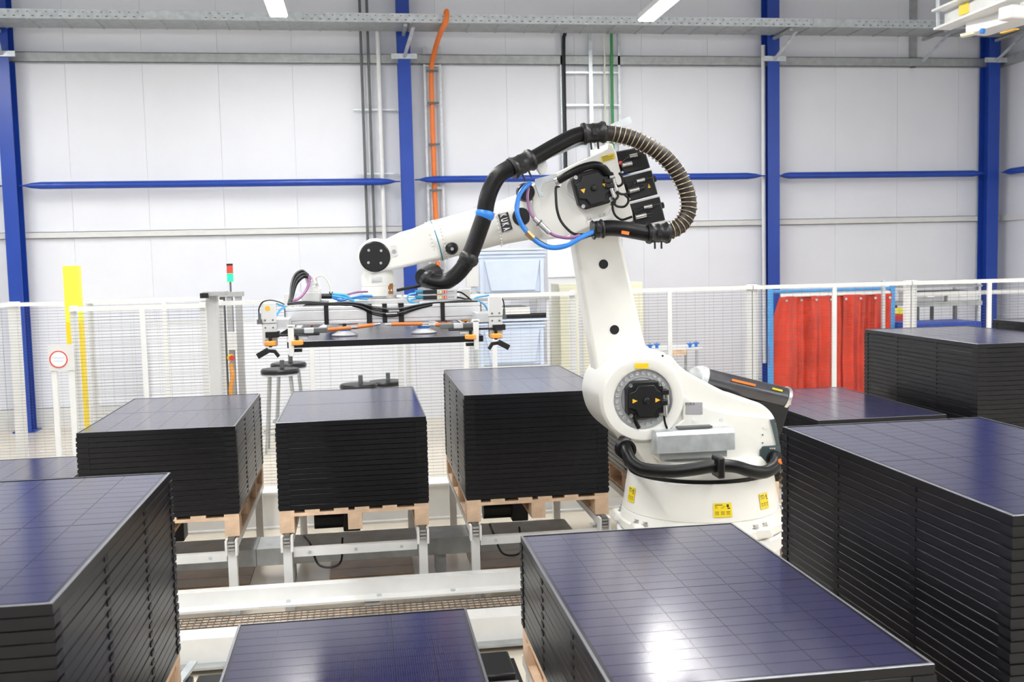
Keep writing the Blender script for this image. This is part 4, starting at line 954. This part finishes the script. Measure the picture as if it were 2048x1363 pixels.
# three rear motors
MQ = [[(1233,304),(1276,294),(1302,335),(1245,349)], [(1246,352),(1303,338),(1316,388),(1259,403)], [(1259,406),(1319,391),(1331,440),(1272,453)]]
MQ[0] = [(1232,303),(1288,292),(1301,335),(1245,349)]
for k, qd in enumerate(MQ):
    Ym = 6.24
    mo = part('wrist_motor', MB().prism(xz(qd, Ym), Ym, Ym + .16), motor_bk, rob, bevel=0.005, label='black rear motor block')
    (ax_, ay), (bx_, by), (cx_, cy), (dx, dy) = qd
    part('top_plate', MB().prism(xz([(ax_, ay), (bx_, by), (bx_ - (bx_ - cx_) * .04, by + (cy - by) * .045), (ax_ - (ax_ - dx) * .04, ay + (dy - ay) * .045)], Ym), Ym - .003, Ym + .165), lt_grey if k else dk_grey, mo)
    def L(u, v): return ((ax_ * (1-u) + bx_ * u) * (1-v) + (dx * (1-u) + cx_ * u) * v, (ay * (1-u) + by * u) * (1-v) + (dy * (1-u) + cy * u) * v)
    part('raised_step', MB().prism(xz([L(.05, .3), L(.98, .3), L(.98, .98), L(.05, .98)], Ym - .02), Ym - .02, Ym), motor_bk, mo, bevel=0.004)
    part('connector', MB().cyl(at(*L(.40, .32), Ym - .045), at(*L(.68, .32), Ym - .045), .013, n=12), steel, mo)
    part('connector', MB().cyl(at(*L(.08, .62), Ym - .05), at(*L(.42, .62), Ym - .05), .015, n=12), steel, mo)
    part('plug', MB().cyl(at(*L(.42, .62), Ym - .05), at(*L(.58, .62), Ym - .05), .017, n=12), black_pl, mo)
    part('plug', MB().cyl(at(*L(.68, .32), Ym - .045), at(*L(.85, .32), Ym - .045), .015, n=12), black_pl, mo)
    cable('plug_lead', [L(.38, .34) + (Ym - .045,), L(.28, .38) + (Ym - .06,), L(.12, .5) + (Ym - .05,)], .005, black_rub, mo)
    if k: part('end_button', MB().cyl(at(*L(1.0, .4), Ym + .06), at(*L(1.05, .4), Ym + .06), .02, n=14), black_pl, mo)
    if k == 1: part('warning_triangle', MB().prism(xz([L(.72, .68), L(.82, .68), L(.78, .52)], Ym - .021), Ym - .0225, Ym - .021), amber, mo)
    if k == 0: part('red_cap', MB().sphere(at(*L(.05, .5), Ym - .04), .012, 10, 6), red_p, mo)
    part('plate_bolt', MB().cyl(at(*L(.02, .9), Ym - .02), at(*L(.02, .9), Ym - .03), .008, n=8), steel, mo)
# brackets on the upper arm
br = part('hose_bracket', MB().prism(xz([(1070,358),(1112,347),(1115,354),(1110,361),(1090,366),(1084,369),(1080,384),(1086,385),(1086,393),(1078,394),(1070,372)], 6.15), 6.135, 6.15), galv, el, bevel=0.002, label='galvanised hose bracket')
part('bracket_arm', MB().prism(xz([(1080,352),(1090,347),(1094,335),(1090,322),(1075,322),(1062,330),(1072,340)], 6.1), 6.06, 6.10), lt_grey, br, bevel=0.006)
part('rail', MB().bar(at(1062, 330, 6.12), at(1208, 268, 6.12), .02, .014), galv, br)
lb = part('lower_bracket', MB().prism(xz([(1173,443),(1216,430),(1222,412),(1228,410),(1229,430),(1222,437),(1182,449),(1174,450)], 6.14), 6.125, 6.14), lt_grey, el, bevel=0.002)
for p in ((1178, 436), (1184, 435), (1203, 430), (1211, 427)):
    q = at(*p, 6.2); part('bolt', MB().cyl((q.x, 6.215, q.z), (q.x, 6.20, q.z), .009, n=12), lt_grey, lb)
part('top_bracket', MB().prism(xz([(1218,250),(1258,233),(1264,243),(1262,247),(1224,262)], 6.25), 6.24, 6.25), galv, el, label='galvanised bracket on top')
part('cable_strap', MB().cyl(at(1120, 355, 6.13), at(1119, 372, 6.13), .012, n=10), sign_w, el)
cable('thin_cable', [(1119,372,6.14),(1112,375,6.14),(1112,395,6.12),(1114,418,6.11),(1121,440,6.10),(1135,458,6.08),(1150,468,6.06),(1172,468,6.04),(1195,462,6.05)], .0085, black_rub, el)
# ------------------------------------------------------------------ dress pack
YH = 6.02
hz = part('hose_package', MB().tube(px_path([(853,556,6.05),(858,560,6.04),(872,564,6.03),(892,563,6.02),(912,550,6.01),(928,532,6.0),(937,516,6.0),(948,490,6.0),(958,462,6.0),(968,432,6.0),(974,400,6.0),(983,374,6.0),(998,350,6.0),(1022,334,6.0),(1045,327,6.02),(1075,312,6.04),(1110,292,6.05),(1150,272,6.06),(1185,265,6.06),(1212,266,6.06)], 8), .0475, 20), black_rub, rob, label='black corrugated hose package')
rings = MB(); pp = px_path([(928,532,6.0),(937,516,6.0),(948,490,6.0),(958,462,6.0),(968,432,6.0),(974,400,6.0),(983,374,6.0),(998,350,6.0),(1022,334,6.0)], 6.0, 12)
for i in range(0, len(pp) - 1, 1):
    a, b = pp[i], pp[i + 1]; mid = (a + b) / 2; dd = (b - a).normalized() * .003
    rings.cyl(mid - dd, mid + dd, .0505, n=20)
part('corrugation', rings, black_rub, hz, kind='stuff')
SP = [(1212,266,6.06),(1240,270,6.06),(1272,279,6.06),(1302,294,6.06),(1330,314,6.06),(1352,340,6.06),(1368,368,6.06),(1377,398,6.06),(1376,425,6.06),(1364,447,6.06),(1345,460,6.06),(1320,466,6.06)]
sp_ = px_path(SP, 6.06, 12)
sh = part('spring_hose', MB().tube(sp_, .047, 20), hosebrown, hz, label='brown hose wrapped in a coil spring')
ln = [0]
for a, b in zip(sp_, sp_[1:]): ln.append(ln[-1] + (b - a).length)
tot = ln[-1]; N_ = 31; coil = []
def along(s):
    for i in range(len(ln) - 1):
        if ln[i + 1] >= s:
            t = (s - ln[i]) / (ln[i + 1] - ln[i]); return sp_[i].lerp(sp_[i + 1], t), (sp_[i + 1] - sp_[i]).normalized()
    return sp_[-1], (sp_[-1] - sp_[-2]).normalized()
for i in range(N_ * 14 + 1):
    p, t = along(tot * .94 * i / (N_ * 14) + tot * .02); a = 2 * PI * i / 14
    nrm = t.cross(Vector((0, 1, 0))).normalized()
    coil.append(p + (nrm * math.cos(a) + Vector((0, 1, 0)) * math.sin(a)) * .0525 - nrm * .002)
part('coil_spring', MB().tube(coil, .0032, 6), spring_m, sh)
part('smooth_hose', MB().tube(px_path([(1320,466,6.06),(1300,467,6.06),(1270,462,6.06),(1240,457,6.06),(1215,456,6.06),(1196,459,6.06)], 6.06, 8), .049, 20), black_rub, hz)
q = at(1250, 465, 6.0); part('orange_label', MB().bar(at(1243, 464, 6.005), at(1258, 466.5, 6.005), .006, .020), orange_c, hz)
def clamp_ring(p0, p1, r, nm='hose_clamp', m_=black_pl, studs=True, up=-1):
    a, b = at(*p0), at(*p1); d_ = (b - a).normalized()
    prof = [(0, r * 1.22), (.12, r * 1.30), (.24, r * 1.12), (.42, r * 1.1), (.5, r * 1.16), (.58, r * 1.1), (.76, r * 1.12), (.88, r * 1.30), (1, r * 1.22)]
    o = part(nm, MB().tube([a.lerp(b, t) for t, _ in prof], [x for _, x in prof], 24), m_, hz)
    part('buckle', MB().bar(a.lerp(b, .45) + Vector((0, -r * 1.15, .02)), a.lerp(b, .45) + Vector((0, -r * 1.15, -.02)), .03, .012, up=(0, 1, 0)), black_pl, o, bevel=0.003)
    if studs:
        for t in (.35, .65):
            c = a.lerp(b, t); n_ = d_.cross(Vector((0, 1, 0))).normalized(); n_ = n_ if n_.z < 0 else -n_
            part('stud', MB().cyl(c + n_ * r * 1.0, c + n_ * (r * 1.0 + .045), .006, n=8), black_pl, o)
    return o
clamp_ring((1022, 338, 6.0), (1064, 318, 6.03), .052)
clamp_ring((1164, 268, 6.06), (1210, 264, 6.06), .052)
clamp_ring((1294, 466, 6.06), (1338, 465, 6.06), .052)
clamp_ring((1184, 460, 6.06), (1206, 457, 6.06), .046, studs=False)
bl = part('blue_sleeve', MB().tube([at(971, 421, 6.0), at(970, 426, 6.0), at(969, 431, 6.0), at(967, 436, 6.0)], [.050, .058, .058, .050], 24), blue_h, hz, label='blue hose sleeve')
part('joint_ring', MB().tube([at(943, 508, 6.0), at(940, 513, 6.0), at(936, 520, 6.0), at(932, 527, 6.0)], [.048, .060, .060, .048], 24), black_pl, hz)
part('elbow_ring', MB().tube([at(849, 552, 6.06), at(855, 557, 6.05), at(862, 561, 6.04)], [.046, .058, .052], 24), black_pl, hz)
q0, q1 = at(868, 547, 6.22), at(846, 556, 6.10)
part('hose_socket', MB().cyl(q0, q1, .064, .058, 28), black_pl, hz, bevel=0.006)
cable('socket_lead', [(862, 566, 6.15), (830, 573, 6.2), (795, 580, 6.3)], .010, black_rub, hz)
# air and signal lines at the elbow
cable('blue_air_hose', [(1196,461,6.03),(1180,466,6.02),(1160,476,6.0),(1138,489,6.0),(1115,495,6.0),(1092,493,6.0),(1072,482,6.0),(1058,468,6.01),(1045,452,6.02),(1036,432,6.02),(1034,415,6.03),(1038,392,6.04),(1048,376,6.06),(1060,366,6.1)], .0145, blue_h, hz, n=12, label='bright blue air hose')
cable('black_air_hose', [(1196,466,6.04),(1176,472,6.03),(1155,480,6.02),(1128,490,6.02),(1100,492,6.03),(1073,478,6.03),(1050,455,6.04),(1033,425,6.05),(1034,400,6.06),(1043,380,6.08),(1055,368,6.12)], .0085, black_rub, hz)
cable('purple_cable', [(1160,470,6.04),(1145,475,6.03),(1128,475,6.03),(1110,471,6.03),(1098,464,6.03)], .0095, purple, hz)
cable('purple_cable', [(1070,439,6.04),(1062,428,6.05),(1057,412,6.06),(1055,392,6.07),(1057,375,6.1)], .0085, purple, hz)
part('coupling', MB().cyl(at(1068, 436, 6.03), at(1080, 447, 6.03), .014, n=14).cyl(at(1080, 447, 6.03), at(1099, 465, 6.03), .0165, n=14), steel, hz)
part('coupling_ring', MB().cyl(at(1077.5, 444.5, 6.03), at(1079.5, 446.5, 6.03), .023, n=14), dk_grey, hz)
part('brass_fitting', MB().cyl(at(1053, 464, 6.0), at(1066, 477, 6.0), .019, n=6), mat('brass', (.42, .28, .14), .35, .8, var=.1), hz)
part('hose_socket_rear', MB().lathe([(.055, 0), (.06, -.02), (.052, -.05), (.03, -.05)], tuple(at(1050, 385, 6.25)), 24, 'y'), black_pl, hz)
# ================================================================== GRIPPER
gr = empty('vacuum_gripper', (WX, 6.40, 2.02), 'aluminium vacuum gripper frame with cups, cables and orange rollers on the robot wrist', 'gripper')
GX0, GX1 = -.42, .668
def beam(y0, y1, n='profile_beam'):
    b = part(n, MB().box(GX0 + .004, GX1 - .004, y0 + .006, y1 - .006, 2.117, 2.21), alu_d, gr)
    for z0, z1 in ((2.115, 2.133), (2.1365, 2.1895), (2.193, 2.212)):
        part('profile_rib', MB().box(GX0, GX1, y0, y1, z0, z1), alu, b, bevel=0.0025)
    return b
fb = beam(5.75, 5.84); beam(6.97, 7.06)
for xx in (GX0, GX1): part('end_cap', MB().box(xx - .006 if xx < 0 else xx, xx if xx < 0 else xx + .006, 5.75, 5.84, 2.114, 2.213), dk_grey, fb)
for px, w in ((653, .024), (739, .030), (770, .026), (803, .030), (886, .024)):
    q = at(px, 640, 5.74); part('strap', MB().box(q.x - w / 2, q.x + w / 2, 5.742, 5.750, 2.112, 2.214).box(q.x - w / 2, q.x + w / 2, 5.742, 5.84, 2.212, 2.219), black_pl, fb)
for xx in (-.20, .43): part('side_beam', MB().box(xx - .04, xx + .04, 5.84, 6.97, 2.125, 2.205), alu, gr, bevel=0.004)
part('adapter_plate', MB().box(WX - .20, WX + .22, 6.18, 6.62, 2.203, 2.218), alu_d, gr, bevel=0.003)
part('top_channel', MB().box(-.12, .34, 5.98, 6.10, 2.205, 2.232), lt_grey, gr)
part('dark_plate', MB().box(-.33, .05, 5.86, 6.3, 2.206, 2.214), dk_grey, gr)
part('ledge', MB().box(.33, .62, 5.86, 6.2, 2.206, 2.224), alu, gr)
# corner units
def corner_unit(sx, y, far):
    xc = -.488 if sx < 0 else .722
    w = .075
    z0, z1 = 2.02, 2.252
    cu_ = part('corner_plate', MB().prism([(xc - w / 2, z0 + .012), (xc - w / 2 + .012, z0), (xc + w / 2, z0), (xc + w / 2, z1), (xc - w / 2, z1)], y, y + .045), lt_grey, gr, bevel=0.004, label='light grey corner plate')
    part('joint', MB().box(xc - w / 2 - .001, xc + w / 2 + .001, y - .002, y + .02, 2.142, 2.145), dk_grey, cu_)
    part('bracket', MB().box(min(xc, xc - sx * .1), max(xc, xc - sx * .1), y + .02, y + .32 if not far else y + .05, 2.115, 2.16), alu_d, cu_)
    for dx, z in ((-.02, 2.16), (.02, 2.16), (-.02, 2.12), (.02, 2.12), (-.02, 2.05)): part('screw', MB().cyl((xc + dx, y, z), (xc + dx, y - .004, z), .005, n=8), dk_grey, cu_)
    if sx < 0 and not far: part('yellow_dot', MB().cyl((xc - .005, y, 2.222), (xc - .005, y - .0015, 2.222), .0135, n=20), amber, cu_)
    part('foot_block', MB().box(xc - .02 - (0 if sx > 0 else 0), xc + .05, y - .02, y + .06, 2.068, 2.098), black_pl, cu_)
    part('arm', MB().box(min(xc, xc - sx * .26), max(xc, xc - sx * .26), y - .015, y + .03, 2.072, 2.082), black_pl, cu_, bevel=0.003)
    part('slide', MB().box(min(xc - sx * .1, xc - sx * .3), max(xc - sx * .1, xc - sx * .3), y + .02, y + .10, 2.082, 2.108), dk_grey, cu_, bevel=0.003)
    part('slide_block', MB().box(min(xc - sx * .18, xc - sx * .23), max(xc - sx * .18, xc - sx * .23), y - .005, y + .06, 2.083, 2.11), alu_d, cu_, bevel=0.003)
    part('tongue', MB().box(min(xc - sx * .09, xc - sx * .2), max(xc - sx * .09, xc - sx * .2), y - .02, y + .04, 2.055, 2.066), galv, cu_)
    # white angled stop plate
    xs = xc - sx * .115
    if not far:
        part('stop_plate', MB().prism([(xs - .014, 1.968), (xs + .012, 1.968), (xs + .015, 2.10), (xs + .015 - sx * 0, 2.128), (xs - .016, 2.128), (xs - .016, 2.10)], y - .055, y - .045), white_p, cu_, bevel=0.003)
        part('stop_fold', MB().box(xs - .02, xs + .02, y - .055, y - .01, 2.118, 2.132), white_p, cu_, bevel=0.003)
    for k, dx in enumerate((.005, .145)):
        xr = xc - sx * dx; yr = y - .045 if k else y - .03; zr = 2.038
        part('roller', MB().lathe([(.026, -.012), (.032, -.008), (.032, .010), (.026, .014)], (xr, yr, zr), 24), orange, cu_)
        part('roller_pin', MB().cyl((xr, yr, zr - .02), (xr, yr, zr + .04), .009, n=10), black_pl, cu_)
    # black claw
    xk = xc - sx * -.0
    part('claw', MB().prism([(xk - sx * .052, 1.972), (xk - sx * .040, 1.962), (xk - sx * .022, 1.988), (xk + sx * .012, 1.992), (xk + sx * .012, 2.008), (xk - sx * .030, 2.004)], y - .045, y - .01), black_pl, cu_, bevel=0.002)
    part('claw_plate', MB().bar((xk + sx * .004, y - .05, 2.006), (xk + sx * .062, y - .05, 1.974), .03, .030, up=(0, 1, 0)), black_pl, cu_, bevel=0.003)
    part('under_block', MB().box(min(xc - sx * .12, xc - sx * .165), max(xc - sx * .12, xc - sx * .165), y + .0, y + .05, 1.985, 2.0), black_pl, cu_)
    return cu_
cul = corner_unit(-1, 5.50, False); cur = corner_unit(1, 5.50, False); corner_unit(-1, 7.12, True); corner_unit(1, 7.12, True)
# suction cups
for (cx, cy) in ((-.10, 5.80), (.345, 5.80), (-.20, 6.55), (.42, 6.55), (-.10, 6.95), (.345, 6.95)):
    c = part('suction_cup', MB().lathe([(.072, .001), (.074, .006), (.05, .018), (.03, .028), (.028, .03)], (cx, cy, 2.045), 32), sign_w, gr, label='white suction cup with blue hub')
    part('blue_hub', MB().lathe([(.034, .026), (.036, .034), (.022, .042), (.01, .044)], (cx, cy, 2.045), 24), blue_h, c)
    part('stem', MB().cyl((cx, cy, 2.086), (cx, cy, 2.125), .011, n=12), dk_grey, c)
for (cx, cy) in ((.31, 5.78),): part('cup_valve', MB().box(cx + .02, cx + .065, cy - .02, cy + .02, 2.085, 2.12), lt_grey, gr)
# orange air cylinders
for pts in ([(620, 662, 5.68), (702, 655, 5.70)], [(704, 655, 5.72), (748, 649, 5.72)], [(783, 648, 5.72), (845, 647, 5.70)], [(871, 649, 5.70), (903, 648, 5.68)]):
    a, b = at(*pts[0]), at(*pts[1]); o = part('air_cylinder', MB().cyl(a, b, .0105, n=14), orange_r, gr, label='orange tie tube')
    dd = (b - a).normalized(); part('rod_end', MB().cyl(a - dd * .035, a, .007, n=10).cyl(b, b + dd * .035, .007, n=10), steel, o)
# valve terminal
vt = part('valve_terminal', MB().box(at(603, 600, 6.0).x, at(641, 600, 6.0).x, 6.0, 6.16, 2.232, 2.288), lt_grey, gr, bevel=0.005)
part('terminal_top', MB().prism([(at(611, 580, 6.0).x, 2.288), (at(641, 580, 6.0).x, 2.288), (at(636, 570, 6.0).x, 2.325), (at(614, 570, 6.0).x, 2.318)], 6.02, 6.14), white_p, vt, bevel=0.004)
part('terminal_plate', MB().box(at(598, 602, 5.97).x, at(655, 602, 5.97).x, 5.95, 6.2, 2.222, 2.232), dk_grey, vt)
for i in range(6): 
    q = at(612 + i * 4.5, 552 + (i % 3) * 5, 6.0 + .03 * (i % 3)); part('plug', MB().cyl(q, q + Vector((.012, 0, -.045)), .010, n=10), sign_w if i % 2 else steel, vt)
for i in range(9):
    u = i / 8
    pts = [(616 + 6 * u, 548 + 10 * u, 6.0), (604 + 6 * u, 540 + 14 * u, 5.98), (590 + 8 * u, 548 + 14 * u, 5.96), (583 + 8 * u, 566 + 8 * u, 5.92), (580 + 6 * u, 590 + 3 * u, 5.88), (577 + 6 * u, 604, 5.82)]
    cable('valve_cable', pts, .0055, black_rub if i % 3 else dk_grey, vt, n=6)
cable('purple_cable', [(619, 552, 5.98), (618, 566, 5.96), (611, 582, 5.93), (598, 596, 5.88), (584, 602, 5.84)], .0085, purple, vt)
cable('cream_cable', [(630, 556, 6.0), (641, 551, 5.98), (652, 557, 5.98), (660, 572, 5.98), (662, 586, 5.98)], .0045, cab_m, vt)
part('round_plug', MB().cyl(at(643, 592, 6.0), at(664, 592, 6.0), .016, n=14).cyl(at(662, 595, 6.0), at(662, 583, 6.0), .011, n=12), black_pl, vt)
for k, pts in enumerate(([(664,587),(680,589),(700,595),(720,596),(735,598)], [(664,591),(684,594),(705,600)], [(664,594),(682,600),(700,596),(722,592),(745,592)], [(667,588),(690,590),(705,600),(712,606)])):
    cable('blue_tube', pts, .008 if k else .006, blue_l if k != 2 else blue_h, gr, Y=5.95)
cable('purple_lead', [(690,590,6.1),(715,584,6.2),(735,583,6.25)], .006, purple, gr)
for k in range(6):
    dz = k * 1.6
    cable('loom_cable', [(575,606+dz*.4,5.80),(610,602+dz*.6,5.78),(650,605+dz*.5,5.77),(690,604+dz*.8,5.76),(720,606+dz*1.2,5.745),(745,612+dz*2,5.735),(775,617+dz*2,5.735),(800,616+dz*1.8,5.735),(830,610+dz*1.2,5.74),(860,605+dz*.8,5.75),(890,603+dz*.5,5.77),(925,600+dz*.4,5.78),(955,602+dz*.5,5.79)], .0034, black_rub if k % 3 else dk_grey, gr, n=6, sub=4)
for px in (788, 783): 
    q = at(px, 622 + (788 - px), 5.73); part('cable_joint', MB().cyl((q.x - .03, 5.73, q.z), (q.x + .03, 5.73, q.z), .007, n=8), steel, gr)
# pressure switches
for k, (py0, py1) in enumerate(((579, 588), (590, 599))):
    a, b = at(874, py1, 5.9), at(914, py0 - 1, 5.9)
    ps = part('pressure_switch', MB().box(a.x, b.x, 5.90, 5.95, a.z, b.z), grey_pl, gr, bevel=0.003, label='grey pressure switch with lit display')
    h_ = b.z - a.z
    part('display', MB().box(a.x + .018, a.x + .06, 5.8985, 5.9005, a.z + h_ * .2, b.z - h_ * .2), print_d, ps)
    part('green_digit', MB().box(a.x + .02, a.x + .026, 5.8975, 5.8987, a.z + h_ * .28, b.z - h_ * .28), led_g2, ps)
    part('red_digit', MB().box(a.x + .030, a.x + .040, 5.8975, 5.8987, a.z + h_ * .28, b.z - h_ * .28), led_r2, ps)
    part('red_digit', MB().box(a.x + .046, a.x + .056, 5.8975, 5.8987, a.z + h_ * .28, b.z - h_ * .28), led_r2, ps)
    for i in range(3): part('key', MB().cyl((a.x + .070 + i * .012, 5.90, a.z + h_ * .5), (a.x + .070 + i * .012, 5.898, a.z + h_ * .5), .003, n=8), print_d, ps)
    part('teal_plug', MB().cyl(at(830, (py0 + py1) / 2, 5.92), at(848, (py0 + py1) / 2, 5.92), .011, n=12), teal, ps)
    part('black_block', MB().box(at(846, 590, 5.92).x, a.x, 5.90, 5.96, a.z + .002, b.z - .002), black_pl, ps)
    part('lead', MB().tube(px_path([(914, (py0 + py1) / 2, 5.92), (922, (py0 + py1) / 2 + 1, 5.92), (932, py1 + 3 - 4 * k, 5.9), (940, 598, 5.88), (946, 604, 5.86)], 5.9, 5), .005, 6), black_rub, ps)
for pts in ([(832,586),(818,589),(815,598),(822,604),(836,607)], [(832,597),(822,600),(830,606),(850,609)], [(948,597),(955,594),(968,592),(978,590)], [(952,600),(962,604),(970,610),(976,622)]):
    cable('teal_tube', pts, .0055, blue_l, gr, Y=5.88, n=6)
cable('blue_tube', [(553, 607, 5.6), (560, 610, 5.65), (570, 612, 5.74)], .0055, blue_l, gr)
cable('blue_tube', [(571, 613, 5.70), (560, 620, 5.62), (552, 634, 5.56), (549, 645, 5.54)], .0055, blue_l, gr)
def sensor(pts, tip, parent):
    cable('sensor_cable', pts, .0035, black_rub, parent, n=6)
    a = at(*tip); part('sensor', MB().cyl(a, a + Vector((0, 0, -.03)), .0075, n=10).box(a.x - .014, a.x + .012, a.y - .012, a.y + .012, a.z - .055, a.z - .03), dk_grey, parent)
sensor([(568, 608, 5.7), (556, 603, 5.6), (540, 600, 5.52), (525, 604, 5.50), (518, 617, 5.50), (518, 627, 5.50)], (519, 627, 5.50), cul)
sensor([(1000, 592, 5.52), (1006, 600, 5.52), (1008, 610, 5.52), (1008, 618, 5.52)], (1008, 618, 5.52), cur)
# panel held by the gripper
solar_panel(.125 - PW_ / 2, 5.455, 2.045 - PH_, 'black solar panel held horizontally under the vacuum gripper', 'solar panel in the gripper', True, True)
